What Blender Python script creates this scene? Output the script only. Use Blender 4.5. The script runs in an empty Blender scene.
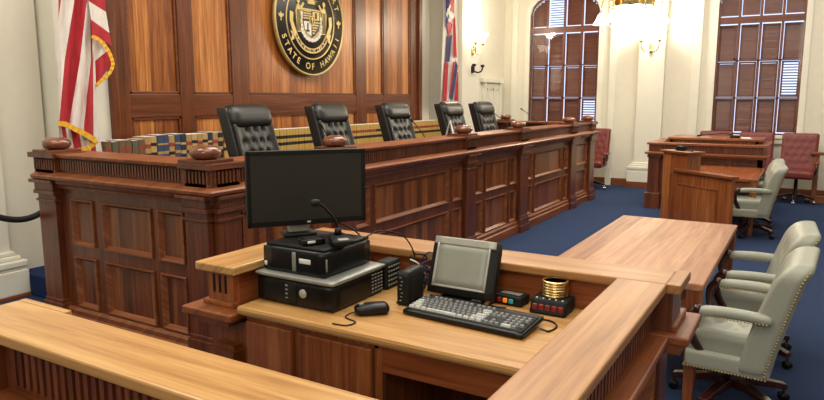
import bpy, bmesh, math, random
from mathutils import Vector, Matrix
random.seed(7)
C = bpy.context.scene.collection
PI = math.pi
def R(d): return math.radians(d)
def s2l(c):
    return tuple(((v/255.)/12.92 if v/255. <= .04045 else ((v/255.+.055)/1.055)**2.4) for v in c)+(1.,)

# ------------------------------------------------------------------ materials
def newmat(name):
    m = bpy.data.materials.new(name); m.use_nodes = True
    nt = m.node_tree; nt.nodes.clear()
    out = nt.nodes.new('ShaderNodeOutputMaterial')
    bs = nt.nodes.new('ShaderNodeBsdfPrincipled')
    nt.links.new(bs.outputs[0], out.inputs[0])
    return m, nt, bs, out
def plain(name, rgb, rough=.5, metal=0., bump=0., bscale=60., var=.06, coat=0., emit=None, estr=0., spec=None):
    m, nt, bs, out = newmat(name)
    N, L = nt.nodes.new, nt.links.new
    tc = N('ShaderNodeTexCoord'); nz = N('ShaderNodeTexNoise'); nz.inputs['Scale'].default_value = bscale
    nz.inputs['Detail'].default_value = 4
    L(tc.outputs['Object'], nz.inputs['Vector'])
    rp = N('ShaderNodeValToRGB')
    b = s2l(rgb)
    rp.color_ramp.elements[0].position = .3; rp.color_ramp.elements[1].position = .7
    rp.color_ramp.elements[0].color = tuple(x*(1-var) for x in b[:3])+(1,)
    rp.color_ramp.elements[1].color = tuple(min(1, x*(1+var)) for x in b[:3])+(1,)
    L(nz.outputs['Fac'], rp.inputs[0]); L(rp.outputs[0], bs.inputs['Base Color'])
    bs.inputs['Roughness'].default_value = rough; bs.inputs['Metallic'].default_value = metal
    bs.inputs['Coat Weight'].default_value = coat
    if spec is not None: bs.inputs['Specular IOR Level'].default_value = spec
    if bump:
        bp = N('ShaderNodeBump'); bp.inputs['Strength'].default_value = bump; bp.inputs['Distance'].default_value = .004
        L(nz.outputs['Fac'], bp.inputs['Height']); L(bp.outputs[0], bs.inputs['Normal'])
    if emit:
        bs.inputs['Emission Color'].default_value = s2l(emit); bs.inputs['Emission Strength'].default_value = estr
    return m
def wood(name, cols, grain='z', plank=0., pvar=.5, rough=.32, fig=1., coat=.15, spec=.5):
    """procedural board: streaks along the grain axis, optional joined boards of differing tone"""
    m, nt, bs, out = newmat(name)
    N, L = nt.nodes.new, nt.links.new
    tc = N('ShaderNodeTexCoord'); sep = N('ShaderNodeSeparateXYZ'); L(tc.outputs['Object'], sep.inputs[0])
    def mth(op, a, b=None):
        n = N('ShaderNodeMath'); n.operation = op
        for i, v in enumerate((a, b)):
            if v is None: continue
            if isinstance(v, (int, float)): n.inputs[i].default_value = v
            else: L(v, n.inputs[i])
        return n.outputs[0]
    X, Y, Z = sep.outputs[0], sep.outputs[1], sep.outputs[2]
    cross = {'z': lambda: mth('ADD', X, Y), 'x': lambda: mth('ADD', Y, Z), 'y': lambda: mth('ADD', X, Z)}[grain]()
    along = {'z': Z, 'x': X, 'y': Y}[grain]
    oi = N('ShaderNodeObjectInfo')
    comb = N('ShaderNodeCombineXYZ')
    L(mth('MULTIPLY', cross, 22.), comb.inputs[0]); L(mth('MULTIPLY', along, 1.), comb.inputs[1])
    off = mth('MULTIPLY', oi.outputs['Random'], 9.)
    if plank:
        idx = mth('FLOOR', mth('DIVIDE', mth('ADD', cross, 40.), plank))
        wn = N('ShaderNodeTexWhiteNoise'); wn.noise_dimensions = '1D'; L(idx, wn.inputs['W'])
        off = mth('ADD', off, mth('MULTIPLY', wn.outputs['Value'], 31.))
    L(off, comb.inputs[2])
    n1 = N('ShaderNodeTexNoise'); n1.inputs['Scale'].default_value = 1.; n1.inputs['Detail'].default_value = 6
    n1.inputs['Roughness'].default_value = .62; n1.inputs['Distortion'].default_value = .9*fig
    L(comb.outputs[0], n1.inputs['Vector'])
    n2 = N('ShaderNodeTexNoise'); n2.inputs['Scale'].default_value = 5.; n2.inputs['Detail'].default_value = 3
    L(comb.outputs[0], n2.inputs['Vector'])
    v = mth('ADD', mth('MULTIPLY', n1.outputs['Fac'], .8), mth('MULTIPLY', n2.outputs['Fac'], .2))
    if plank:
        v = mth('ADD', v, mth('MULTIPLY', mth('SUBTRACT', wn.outputs['Value'], .5), pvar))
    rp = N('ShaderNodeValToRGB'); cr = rp.color_ramp
    cr.elements[0].position = .28; cr.elements[0].color = s2l(cols[0])
    cr.elements[1].position = .72; cr.elements[1].color = s2l(cols[2])
    e = cr.elements.new(.5); e.color = s2l(cols[1])
    L(v, rp.inputs[0]); L(rp.outputs[0], bs.inputs['Base Color'])
    bs.inputs['Roughness'].default_value = rough; bs.inputs['Coat Weight'].default_value = coat
    bs.inputs['Coat Roughness'].default_value = .2; bs.inputs['Specular IOR Level'].default_value = spec
    bp = N('ShaderNodeBump'); bp.inputs['Strength'].default_value = .06; bp.inputs['Distance'].default_value = .003
    L(n1.outputs['Fac'], bp.inputs['Height']); L(bp.outputs[0], bs.inputs['Normal'])
    return m
DARK = [(56, 25, 12), (96, 47, 23), (130, 73, 38)]
MIDC = [(82, 38, 18), (126, 68, 33), (160, 96, 50)]
WALLC = [(108, 56, 22), (164, 97, 44), (206, 142, 78)]
WFR = [(62, 29, 13), (102, 52, 25), (134, 76, 38)]
TOPC = [(136, 92, 48), (184, 138, 82), (212, 172, 112)]
RAILC = [(120, 78, 42), (160, 112, 66), (186, 140, 90)]
TABC = [(132, 86, 58), (164, 116, 82), (188, 142, 106)]
M = {}
for g in 'xyz':
    M['dark_'+g] = wood('bench wood '+g, DARK, g, rough=.36)
    M['mid_'+g] = wood('lighter wood '+g, MIDC, g, rough=.45, coat=.05)
    M['rail_'+g] = wood('rail wood '+g, RAILC, g, plank=.0, rough=.42, coat=0.)
M['panel'] = wood('bench panel boards', [(68, 31, 13), (114, 60, 28), (152, 92, 46)], 'z', plank=.11, pvar=.28)
M['wallpanel'] = wood('wall panel boards', WALLC, 'z', plank=.17, pvar=.3, fig=1.4)
M['wallframe_z'] = wood('wall frame z', WFR, 'z'); M['wallframe_x'] = wood('wall frame x', WFR, 'x')
M['top_y'] = wood('honey worktop', TOPC, 'y', plank=.0, rough=.3)
M['top_x'] = wood('honey rail x', TOPC, 'x', rough=.3)
M['table'] = wood('table top boards', TABC, 'x', plank=.19, pvar=.22, rough=.55, coat=.0)
M['red_y'] = wood('red wood y', [(96, 46, 23), (142, 76, 39), (172, 104, 58)], 'y')
M['red_x'] = wood('red wood x', [(100, 46, 22), (148, 80, 42), (178, 110, 62)], 'x', rough=.22)
M['red_z'] = wood('red wood z', [(96, 46, 22), (146, 82, 42), (182, 116, 66)], 'z', plank=.2, pvar=.2, fig=1.6)
M['shutter'] = wood('shutter slats', [(70, 30, 18), (104, 52, 32), (126, 66, 42)], 'y', rough=.45)
M['wall'] = plain('cream wall paint', (224, 219, 202), .75, bump=.05, var=.02, bscale=8)
M['white'] = plain('white trim paint', (230, 227, 212), .5, var=.02, bscale=5)
M['ceiling'] = plain('ceiling paint', (235, 230, 215), .9, var=.02)
M['carpet'] = plain('blue carpet', (46, 60, 90), .95, bump=.5, bscale=350, var=.25, spec=.1)
M['carpet_dark'] = plain('dark blue carpet', (34, 50, 86), .95, bump=.5, bscale=350, var=.25, spec=.1)
M['blackleather'] = plain('black leather', (34, 34, 33), .36, bump=.25, bscale=90, var=.1)
M['greyleather'] = plain('grey green leather', (150, 152, 138), .42, bump=.2, bscale=90, var=.05)
M['redleather'] = plain('oxblood leather', (112, 42, 36), .45, bump=.2, bscale=90, var=.1)
M['brass'] = plain('polished brass', (236, 212, 146), .25, 1., var=.04)
M['gold'] = plain('gold leaf', (206, 182, 122), .42, .45, var=.08, bscale=30)
M['nail'] = plain('brass nail heads', (196, 168, 104), .3, 1.)
M['blackmetal'] = plain('black metal', (18, 18, 18), .35, .4)
M['chrome'] = plain('chrome', (190, 190, 188), .15, 1.)
M['blackplastic'] = plain('black plastic', (9, 9, 10), .36, var=.1, spec=.35)
M['blackmatte'] = plain('matte black plastic', (17, 18, 17), .6, var=.1, spec=.3)
M['screen'] = plain('switched off screen', (38, 37, 32), .45, var=.03, spec=.35)
M['greyplastic'] = plain('grey plastic', (130, 132, 126), .4)
M['silver'] = plain('silver plastic', (168, 168, 158), .4, .2)
M['lidgrey'] = plain('grey metal lid', (140, 142, 134), .35, .3)
M['greyscreen'] = plain('grey touch screen', (140, 143, 130), .38, var=.04, bscale=14)
M['whitelabel'] = plain('white label', (225, 225, 220), .5)
M['darkwood'] = plain('turned dark wood', (116, 68, 46), .18, var=.3, bscale=18, coat=.5)
M['cord'] = plain('black rope', (22, 22, 22), .7, bump=.4, bscale=200)
M['keytop'] = plain('key caps', (112, 114, 114), .33, var=.1)  # grey includes the light falling on black keys
M['keysheen'] = plain('pale key caps with sheen', (176, 178, 174), .3, var=.1)  # paler still: reflected light painted into the wide keys
M['glassshade'] = plain('lit opal glass', (255, 248, 232), .3, emit=(255, 244, 222), estr=9.)
M['bulb'] = plain('lit sconce bulb', (255, 246, 228), .3, emit=(255, 240, 214), estr=40.)
M['sealblack'] = plain('seal black enamel', (38, 36, 32), .4)
M['sealwhite'] = plain('seal white enamel', (226, 220, 206), .45)
M['fred'] = plain('flag red', (178, 38, 48), .75, var=.06, bscale=12)
M['fwhite'] = plain('flag white', (228, 220, 212), .75, var=.04, bscale=12)
M['fblue'] = plain('flag blue', (48, 52, 104), .75, var=.08, bscale=12)
M['fringe'] = plain('gold fringe', (226, 170, 44), .7, bump=.3, bscale=140, var=.15)
M['redled'] = plain('red button', (118, 30, 24), .35, emit=(120, 24, 16), estr=.12)
M['orangeled'] = plain('orange button', (236, 130, 28), .35, emit=(240, 130, 30), estr=.4)
M['tealled'] = plain('teal button', (32, 140, 146), .35, emit=(30, 140, 150), estr=.3)
M['bluecable'] = plain('blue cable', (40, 48, 92), .5)
M['pink'] = plain('tan knob', (206, 150, 116), .5)
M['paper'] = plain('white card', (236, 234, 228), .7)
BK = {'tan': (176, 138, 84), 'paletan': (190, 156, 98), 'brown': (112, 84, 58), 'olive': (92, 88, 66), 'blue': (58, 70, 98), 'navy': (40, 46, 66),
      'red': (150, 62, 44), 'black': (30, 28, 26), 'yellow': (192, 156, 78), 'white': (214, 208, 190)}
for k, v in BK.items(): M['bk_'+k] = plain('book '+k, v, .65, var=.12, bscale=40)
# window glass: mostly clear, a little mirror
def glassmat():
    m = bpy.data.materials.new('window glass'); m.use_nodes = True; nt = m.node_tree; nt.nodes.clear()
    o = nt.nodes.new('ShaderNodeOutputMaterial'); mx = nt.nodes.new('ShaderNodeMixShader')
    t = nt.nodes.new('ShaderNodeBsdfTransparent'); g = nt.nodes.new('ShaderNodeBsdfGlossy'); g.inputs['Roughness'].default_value = .04
    mx.inputs[0].default_value = .016
    nt.links.new(t.outputs[0], mx.inputs[1]); nt.links.new(g.outputs[0], mx.inputs[2]); nt.links.new(mx.outputs[0], o.inputs[0])
    return m
M['glass'] = glassmat()

# ------------------------------------------------------------------ mesh builder
class MB:
    def __init__(s): s.v = []; s.f = []; s.m = []; s.sm = []; s.cur = 0
    def add(s, vs, fs, smooth=False, mi=None):
        o = len(s.v); s.v += [Vector(v) for v in vs]
        mi = s.cur if mi is None else mi
        for f in fs: s.f.append([i+o for i in f]); s.m.append(mi); s.sm.append(smooth)
        return s
    def box(s, x0, x1, y0, y1, z0, z1, mi=None, xf=None):
        vs = [Vector((x, y, z)) for z in (z0, z1) for y in (y0, y1) for x in (x0, x1)]
        if xf: vs = [xf @ v for v in vs]
        return s.add(vs, [(0, 2, 3, 1), (4, 5, 7, 6), (0, 1, 5, 4), (2, 6, 7, 3), (0, 4, 6, 2), (1, 3, 7, 5)], False, mi)
    def prism(s, pts, fn, d0, d1, mi=None, smooth=False):
        """2-D polygon pts extruded; fn(a,b,d)->xyz"""
        n = len(pts)
        vs = [fn(a, b, d0) for a, b in pts]+[fn(a, b, d1) for a, b in pts]
        o = len(s.v); s.add(vs, [list(range(n))[::-1], list(range(n, 2*n))], False, mi)
        mi2 = s.cur if mi is None else mi
        for i in range(n):
            j = (i+1) % n; s.f.append([o+i, o+j, o+n+j, o+n+i]); s.m.append(mi2); s.sm.append(smooth)
        return s
    def tube(s, pts, r, n=8, mi=None, cap=True):
        pts = [Vector(p) for p in pts]; rs = r if isinstance(r, (list, tuple)) else [r]*len(pts)
        vs = []; up = None
        for i, p in enumerate(pts):
            t = (pts[min(i+1, len(pts)-1)]-pts[max(i-1, 0)])
            t = t.normalized() if t.length > 1e-9 else Vector((0, 0, 1))
            if up is None: up = Vector((0, 0, 1)) if abs(t.z) < .9 else Vector((1, 0, 0))
            a = t.cross(up).normalized(); b = a.cross(t); up = b
            for k in range(n):
                q = 2*PI*k/n; vs.append(p+(a*math.cos(q)+b*math.sin(q))*rs[i])
        fs = [(i*n+k, i*n+(k+1) % n, (i+1)*n+(k+1) % n, (i+1)*n+k) for i in range(len(pts)-1) for k in range(n)]
        if cap: fs += [list(range(n)), list(range((len(pts)-1)*n, len(pts)*n))[::-1]]
        return s.add(vs, fs, True, mi)
    def lathe(s, prof, c=(0, 0, 0), n=24, mi=None, xf=None):
        c = Vector(c); vs = []
        for r, z in prof:
            for k in range(n):
                q = 2*PI*k/n; p = Vector((r*math.cos(q), r*math.sin(q), z))
                if xf: p = xf @ p
                vs.append(c+p)
        m = len(prof)
        fs = [(i*n+k, i*n+(k+1) % n, (i+1)*n+(k+1) % n, (i+1)*n+k) for i in range(m-1) for k in range(n)]
        if prof[0][0] > 1e-5: fs.append(list(range(n))[::-1])
        if prof[-1][0] > 1e-5: fs.append(list(range((m-1)*n, m*n)))
        return s.add(vs, fs, True, mi)
    def rbox(s, c, size, r=.03, n=8, fn=None, mi=None, xf=None):
        """rounded, subdivided block; fn(local point)->point shapes it"""
        hx, hy, hz = size[0]/2, size[1]/2, size[2]/2; r = min(r, hx, hy, hz)
        idx = {}; vs = []; fs = []
        def vert(i, j, k):
            key = (i, j, k)
            if key in idx: return idx[key]
            p = Vector(((i/n*2-1)*hx, (j/n*2-1)*hy, (k/n*2-1)*hz))
            q = Vector((max(-hx+r, min(hx-r, p.x)), max(-hy+r, min(hy-r, p.y)), max(-hz+r, min(hz-r, p.z))))
            d = p-q
            if d.length > 1e-9:
                d.normalize(); p = q+d*r
            if fn: p = Vector(fn(p))
            p = p+Vector(c)
            if xf: p = xf @ p
            vs.append(p); idx[key] = len(vs)-1; return idx[key]
        for a in range(n):
            for b in range(n):
                for (f0, fl) in ((0, True), (n, False)):
                    for ax in range(3):
                        q = [(a, b), (a+1, b), (a+1, b+1), (a, b+1)]
                        ids = []
                        for (u, w) in q:
                            t = [0, 0, 0]; t[ax] = f0; t[(ax+1) % 3] = u; t[(ax+2) % 3] = w; ids.append(vert(*t))
                        fs.append(ids[::-1] if fl else ids)
        return s.add(vs, fs, True, mi)
    def sweep(s, prof, path, mi=None, closed_prof=True):
        """profile (outward offset, z) carried along a 2-D path with mitred corners; outward = right of travel"""
        P = [Vector(p) for p in path]; n = len(P); vs = []
        for i in range(n):
            d0 = (P[i]-P[i-1]).normalized() if i else (P[1]-P[0]).normalized()
            d1 = (P[i+1]-P[i]).normalized() if i < n-1 else d0
            n0 = Vector((d0.y, -d0.x)); n1 = Vector((d1.y, -d1.x))
            mt = (n0+n1).normalized(); k = 1/max(.2, mt.dot(n0))
            for o, z in prof: vs.append((P[i].x+mt.x*o*k, P[i].y+mt.y*o*k, z))
        m = len(prof)
        fs = [(i*m+k, i*m+(k+1) % m, (i+1)*m+(k+1) % m, (i+1)*m+k) for i in range(n-1) for k in range(m)]
        fs += [list(range(m))[::-1], list(range((n-1)*m, n*m))]
        return s.add(vs, fs, False, mi)
    def build(s, name, mats, parent=None, world=False, bevel=0., recalc=True):
        if not isinstance(mats, (list, tuple)): mats = [mats]
        me = bpy.data.meshes.new(name)
        vs = s.v
        if parent is not None and world:
            inv = Matrix.Identity(4); q = parent
            while q is not None: inv = Matrix.Translation(q.location) @ q.rotation_euler.to_matrix().to_4x4() @ inv; q = q.parent
            inv = inv.inverted()
            vs = [inv @ v for v in vs]
        me.from_pydata([tuple(v) for v in vs], [], s.f)
        for p, mi, sm in zip(me.polygons, s.m, s.sm): p.material_index = mi; p.use_smooth = sm
        for m in mats: me.materials.append(m)
        me.validate(); me.update()
        if recalc:
            b = bmesh.new(); b.from_mesh(me); bmesh.ops.recalc_face_normals(b, faces=b.faces); b.to_mesh(me); b.free()
        o = bpy.data.objects.new(name, me); C.objects.link(o)
        if parent is not None: o.parent = parent
        if bevel:
            mo = o.modifiers.new('Bevel', 'BEVEL'); mo.width = bevel; mo.segments = 2; mo.limit_method = 'ANGLE'; mo.angle_limit = R(40)
        return o
def tag(o, label=None, cat=None, group=None, kind=None):
    if label: o['label'] = label
    if cat: o['category'] = cat
    if group: o['group'] = group
    if kind: o['kind'] = kind
    return o
def thing(name, label=None, cat=None, loc=(0, 0, 0), rotz=0., group=None, kind=None):
    o = bpy.data.objects.new(name, None); C.objects.link(o); o.empty_display_size = .1
    o.location = loc; o.rotation_euler = (0, 0, rotz)
    return tag(o, label, cat, group, kind)
def dup(root, loc, rotz=None, label=None, group=None):
    r = root.copy(); C.objects.link(r); r.location = loc
    if rotz is not None: r.rotation_euler = (0, 0, rotz)
    if label: r['label'] = label
    if group: r['group'] = group
    for ch in list(root.children):
        c = ch.copy(); C.objects.link(c); c.parent = r
        for g in list(ch.children):
            d = g.copy(); C.objects.link(d); d.parent = c
    return r
def struct(name, mb, mat, parent=None, world=False, bevel=0.):
    o = mb.build(name, mat, parent, world, bevel)
    if parent is None: o['kind'] = 'structure'
    return o
def bez(p0, p1, p2, p3, n=14):
    p0, p1, p2, p3 = map(Vector, (p0, p1, p2, p3)); o = []
    for i in range(n+1):
        t = i/n; o.append(p0*(1-t)**3+p1*3*t*(1-t)**2+p2*3*t*t*(1-t)+p3*t**3)
    return o
def smooth_path(pts, n=8):
    P = [Vector(p) for p in pts]; o = []
    for i in range(len(P)-1):
        a, b, c, d = P[max(i-1, 0)], P[i], P[i+1], P[min(i+2, len(P)-1)]
        for k in range(n):
            t = k/n
            o.append(.5*((2*b)+(c-a)*t+(2*a-5*b+4*c-d)*t*t+(3*b-a-3*c+d)*t**3))
    o.append(P[-1]); return o

# ================================================================== THE ROOM
XF, YJ, YR, XB, ZC = 14.0, 6.3, -5.0, -3.0, 5.6      # far wall, judges' wall, right wall, wall behind the camera, ceiling
struct('floor', MB().box(XB-.2, XF+.3, YR-.2, YJ+.3, -.2, 0), M['carpet'])
struct('ceiling', MB().box(XB-.2, XF+.3, YR-.2, YJ+.3, ZC, ZC+.2), M['ceiling'])
struct('wall_left', MB().box(XB-.2, XF+.3, YJ, YJ+.25, 0, ZC), M['wall'])
struct('wall_right', MB().box(XB-.2, XF+.3, YR-.25, YR, 0, ZC), M['wall'])
struct('wall_back', MB().box(XB-.25, XB, YR, YJ, 0, ZC), M['wall'])
# far wall with two arched openings
W1 = (3.83, 5.33); W2 = (.17, 1.60)
ZS, ZA, RISE = 1.12, 3.56, .46
def arch_z(y, w):
    c = (w[0]+w[1])/2; h = (w[1]-w[0])/2; t = max(-1, min(1, (y-c)/h)); return ZA+RISE*math.sqrt(1-t*t)
wf = MB(); X0, X1 = XF, XF+.3
edges = [YR, W2[0], W2[1], W1[0], W1[1], YJ]
for a, b in ((YR, W2[0]), (W2[1], W1[0]), (W1[1], YJ)): wf.box(X0, X1, a, b, 0, ZC)
for w in (W1, W2):
    wf.box(X0, X1, w[0], w[1], 0, ZS); wf.box(X0, X1, w[0], w[1], ZA+RISE, ZC)
    for i in range(24):
        ya = w[0]+(w[1]-w[0])*i/24; yb = w[0]+(w[1]-w[0])*(i+1)/24
        za, zb = arch_z(ya, w), arch_z(yb, w)
        wf.prism([(ya, za), (yb, zb), (yb, ZA+RISE), (ya, ZA+RISE)], lambda a, b, d: (d, a, b), X0, X1)
struct('wall_far', wf, M['wall'])
# built-out strips of wall beside the windows and the pilasters on the far wall
def pilaster(name, face, a0, a1, depth, axis, z1=ZC, sk=.12):
    """plaster pilaster with a moulded base, standing proud of a wall"""
    t = thing(name, kind='structure', loc=((face, (a0+a1)/2, 0) if axis == 'x' else ((a0+a1)/2, face, 0)))
    def bx(mb, e, d, z0, z1_):
        if axis == 'x': mb.box(face-d, face, a0-e, a1+e, z0, z1_)
        else: mb.box(a0-e, a1+e, face-d, face, z0, z1_)
    mb = MB(); bx(mb, 0, depth, 0, z1); mb.build('shaft', M['white'], t, True, .006)
    dz = sk-.12; mb = MB(); bx(mb, .10, depth+.10, sk, .34+dz); mb.build('plinth', M['white'], t, True, .008)
    mb = MB()
    for e, z0, z1_ in ((.085, .34, .37), (.10, .37, .43), (.06, .43, .47), (.03, .47, .51)): bx(mb, e, depth+e, z0+dz, z1_+dz)
    mb.build('base_moulding', M['white'], t, True, .012)
    mb = MB(); bx(mb, .105, depth+.108, 0, sk); mb.build('wood_skirting', M['mid_y' if axis == 'x' else 'mid_x'], t, True, .004)
    return t
pilaster('trim_1', XF, 2.50, 3.00, .12, 'x')
struct('trim_2', MB().box(XF-.05, XF, 1.86, 2.02, 0, ZC).box(XF-.05, XF, 3.46, 3.58, 0, ZC).box(XF-.06, XF, 5.60, 5.72, 0, ZC), M['white'])
pilaster('trim_3', YJ, 1.9, 3.20, .15, 'y', sk=.03)
struct('trim_4', MB().box(3.2, 3.66, YJ-.06, YJ, 0, ZC), M['wall'])
struct('trim_12', MB().box(3.70, 4.235, 6.02, YJ, 0, ZC), M['white'])
YD = 5.93
struct('trim_7', MB().box(11.12, XF, YD, YJ, 0, ZC), M['wall'])
pilaster('trim_5', YD, 11.72, 12.5, .10, 'y')
struct('trim_6', MB().box(10.6, 10.9, YJ-.2, YJ, 0, ZC), M['white'])
struct('baseboard_far', MB().box(XF-.03, XF, YR, 2.38, 0, .15).box(XF-.03, XF, 3.11, YJ-.3, 0, .15), M['mid_y'], bevel=.004)
struct('baseboard_left', MB().box(12.62, XF, YD-.03, YD, .0, .15), M['mid_x'])
# the raised carpeted floor behind the bench and its step
struct('trim_9', MB().box(3.62, 11.1, 5.10, 6.0, 0, .5).box(3.15, 11.7, 3.44, 5.10, 0, .5), M['carpet_dark'])
struct('trim_10', MB().box(3.30, 3.62, 5.14, YJ, 0, .2), M['carpet_dark'], bevel=.01)
struct('trim_11', MB().box(.95, 2.3, .42, 1.90, 0, .28), M['carpet_dark'])

# windows ------------------------------------------------------------------------------------------------
def make_window(name, w, open_cells):
    t = thing(name, kind='structure', loc=(XF, (w[0]+w[1])/2, ZS))
    y0, y1 = w
    fr = MB()
    # timber frame round the opening, arch head, transom and mullions (room side)
    fx0, fx1 = XF+.02, XF+.075
    fr.box(fx0, fx1, y0, y0+.035, ZS, ZA); fr.box(fx0, fx1, y1-.035, y1, ZS, ZA); fr.box(fx0, fx1, y0, y1, ZS, ZS+.03)
    fr.box(fx0-.02, fx1, y0, y1, 3.17, 3.29)
    NS = 28
    for i in range(NS):
        ya = y0+(y1-y0)*i/NS; yb = y0+(y1-y0)*(i+1)/NS
        za, zb = arch_z(ya, w), arch_z(yb, w)
        fr.prism([(ya, za-.045), (yb, zb-.045), (yb, zb), (ya, za)], lambda a, b, d: (d, a, b), fx0, fx1)
    fr.build('window_frame', M['shutter'], t, True)
    cw = (y1-y0)/4
    mu = MB()
    for k in range(1, 4):
        yc = y0+cw*k; hw = .022
        mu.box(fx0+.005, fx1-.005, yc-hw, yc+hw, ZS, arch_z(yc, w)-.03)
    rows = [ZS+.03, 1.80, 2.49, 3.17]
    for z in rows[1:3]: mu.box(fx0+.005, fx1-.005, y0+.03, y1-.03, z-.014, z+.014)
    mu.build('muntins', M['shutter'], t, True)
    gl = MB().box(XF+.012, XF+.016, y0+.01, y1-.01, ZS+.01, ZA)
    for i in range(NS):
        ya = y0+(y1-y0)*i/NS; yb = y0+(y1-y0)*(i+1)/NS
        gl.prism([(ya, ZA), (yb, ZA), (yb, arch_z(yb, w)-.01), (ya, arch_z(ya, w)-.01)], lambda a, b, d: (d, a, b), XF+.012, XF+.016)
    gl.build('glass', M['glass'], t, True)
    si = MB().box(XF-.07, XF+.02, y0-.12, y1+.12, ZS-.06, ZS); si.box(XF-.045, XF, y0-.08, y1+.08, ZS-.16, ZS-.06)
    si.build('window_sill', M['white'], t, True, .006)
    cs = MB()
    for a, b in ((y0-.10, y0), (y1, y1+.10)): cs.box(XF-.02, XF+.01, a, b, ZS, ZA)
    for i in range(NS):
        ta, tb = PI*i/NS, PI*(i+1)/NS; c = (y0+y1)/2; h = (y1-y0)/2
        q = [(c-h*math.cos(ta), ZA+RISE*math.sin(ta)), (c-h*math.cos(tb), ZA+RISE*math.sin(tb)), (c-(h+.1)*math.cos(tb), ZA+(RISE+.1)*math.sin(tb)), (c-(h+.1)*math.cos(ta), ZA+(RISE+.1)*math.sin(ta))]
        cs.prism(q, lambda a, b, d: (d, a, b), XF-.02, XF+.01)
    cs.build('casing', M['white'], t, True)
    # slatted timber shutters behind the glass, one leaf per pane
    for r in range(4):
        for k in range(4):
            g = .031
            ya, yb = y0+cw*k+g, y0+cw*(k+1)-g
            if r < 3: za, zb = rows[r]+.019, rows[r+1]-.019
            else: za, zb = 3.31, None
            mb = MB(); xs = XF+.10
            opened = (r, k) in open_cells
            zt = zb if zb else max(arch_z(ya+.03, w), arch_z(yb-.03, w))-.05
            if zb:
                mb.box(xs, xs+.03, ya, ya+.03, za, zb); mb.box(xs, xs+.03, yb-.03, yb, za, zb)
                mb.box(xs, xs+.03, ya, yb, za, za+.03); mb.box(xs, xs+.03, ya, yb, zb-.03, zb)
            z = za+.035
            while z < zt-.02:
                sa, sb = ya+.006, yb-.006
                if not zb:
                    ok = [y for y in [ya+(yb-ya)*q/20 for q in range(21)] if arch_z(y, w)-.06 > z]
                    if len(ok) < 2: break
                    sa, sb = min(ok), max(ok)
                jit = random.uniform(-4, 4)
                an = R(78+jit) if not opened else R(24)
                hx, hz = .027*math.cos(an), .027*math.sin(an); q = .003
                mb.add([(xs+.015-hx, sa, z-hz), (xs+.015+hx, sa, z+hz), (xs+.015+hx, sb, z+hz), (xs+.015-hx, sb, z-hz),
                        (xs+.015-hx+q, sa, z-hz+q), (xs+.015+hx+q, sa, z+hz+q), (xs+.015+hx+q, sb, z+hz+q), (xs+.015-hx+q, sb, z-hz+q)],
                       [(0, 1, 2, 3), (4, 7, 6, 5), (0, 4, 5, 1), (2, 6, 7, 3), (1, 5, 6, 2), (0, 3, 7, 4)])
                z += .050
            mb.build('shutter', M['shutter'], t, True)
    return t
make_window('window_1', W1, {(0, 0), (3, 2)})
make_window('window_2', W2, {(1, 0)})

# panelled wall behind the bench ---------------------------------------------------------------------------
YP = 6.0
pw = thing('trim_8', kind='structure', loc=(7.2, YP, 0))
MB().box(4.24, 10.34, YP+.06, YJ, 0, ZC).build('backing', M['wallframe_z'], pw, True)
stiles = [(4.24, 4.45), (5.09, 5.28), (5.87, 6.14), (8.43, 8.70), (9.21, 9.31), (10.07, 10.34)]
st = MB()
for a, b in stiles: st.box(a, b, YP, YP+.06, 0, ZC)
st.box(4.215, 4.30, YP-.03, YJ, 0, ZC); st.box(10.28, 10.38, YP-.05, YJ, 0, ZC)
st.build('stile', M['wallframe_z'], pw, True, .006)
rl = MB()
for i in range(5):
    a, b = stiles[i][1], stiles[i+1][0]
    for z0, z1 in ((1.60, 1.84), (4.4, 4.6), (.5, .8)): rl.box(a, b, YP+.004, YP+.06, z0, z1)
rl.build('rail', M['wallframe_x'], pw, True, .005)
for i in range(5):
    a, b = stiles[i][1], stiles[i+1][0]
    for z0, z1 in ((1.84, 4.4), (.8, 1.60)):
        mb = MB(); mb.box(a+.02, b-.02, YP+.035, YP+.06, z0+.02, z1-.02, 0)
        for (xa, xb, za, zb) in ((a, b, z0, z0+.03), (a, b, z1-.03, z1), (a, a+.03, z0, z1), (b-.03, b, z0, z1)): mb.box(xa, xb, YP+.012, YP+.06, za, zb, 1)
        mb.build('panel', [M['wallpanel'], M['wallframe_x']], pw, True, .004)
# white panelled door at the far end of the left wall
dr = thing('door_1', kind='structure', loc=(13.35, YD, 0))
MB().box(12.92, 13.62, YD-.05, YD, 0, 2.12).build('door_panel', M['white'], dr, True, .004)
mb = MB(); mb.box(12.84, 12.92, YD-.09, YD, 0, 2.16); mb.box(13.62, 13.70, YD-.09, YD, 0, 2.16); mb.box(12.76, 13.74, YD-.12, YD, 2.12, 2.22)
mb.build('door_frame', M['white'], dr, True, .006)
mb = MB()
for x0, x1 in ((13.0, 13.23), (13.32, 13.55)):
    for z0, z1 in ((.25, .9), (1.05, 2.0)):
        for q in ((x0, x1, z0, z0+.03), (x0, x1, z1-.03, z1), (x0, x0+.03, z0, z1), (x1-.03, x1, z0, z1)): mb.box(q[0], q[1], YD-.07, YD-.04, q[2], q[3])
mb.build('door_moulding', M['white'], dr, True)
mb = MB(); mb.lathe([(.0, 0), (.025, .005), (.03, .03), (.018, .05), (0, .055)], (13.0, YD-.05, 1.0), 14, xf=Matrix.Rotation(R(90), 4, 'X'))
mb.build('door_knob', M['brass'], dr, True)

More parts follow.
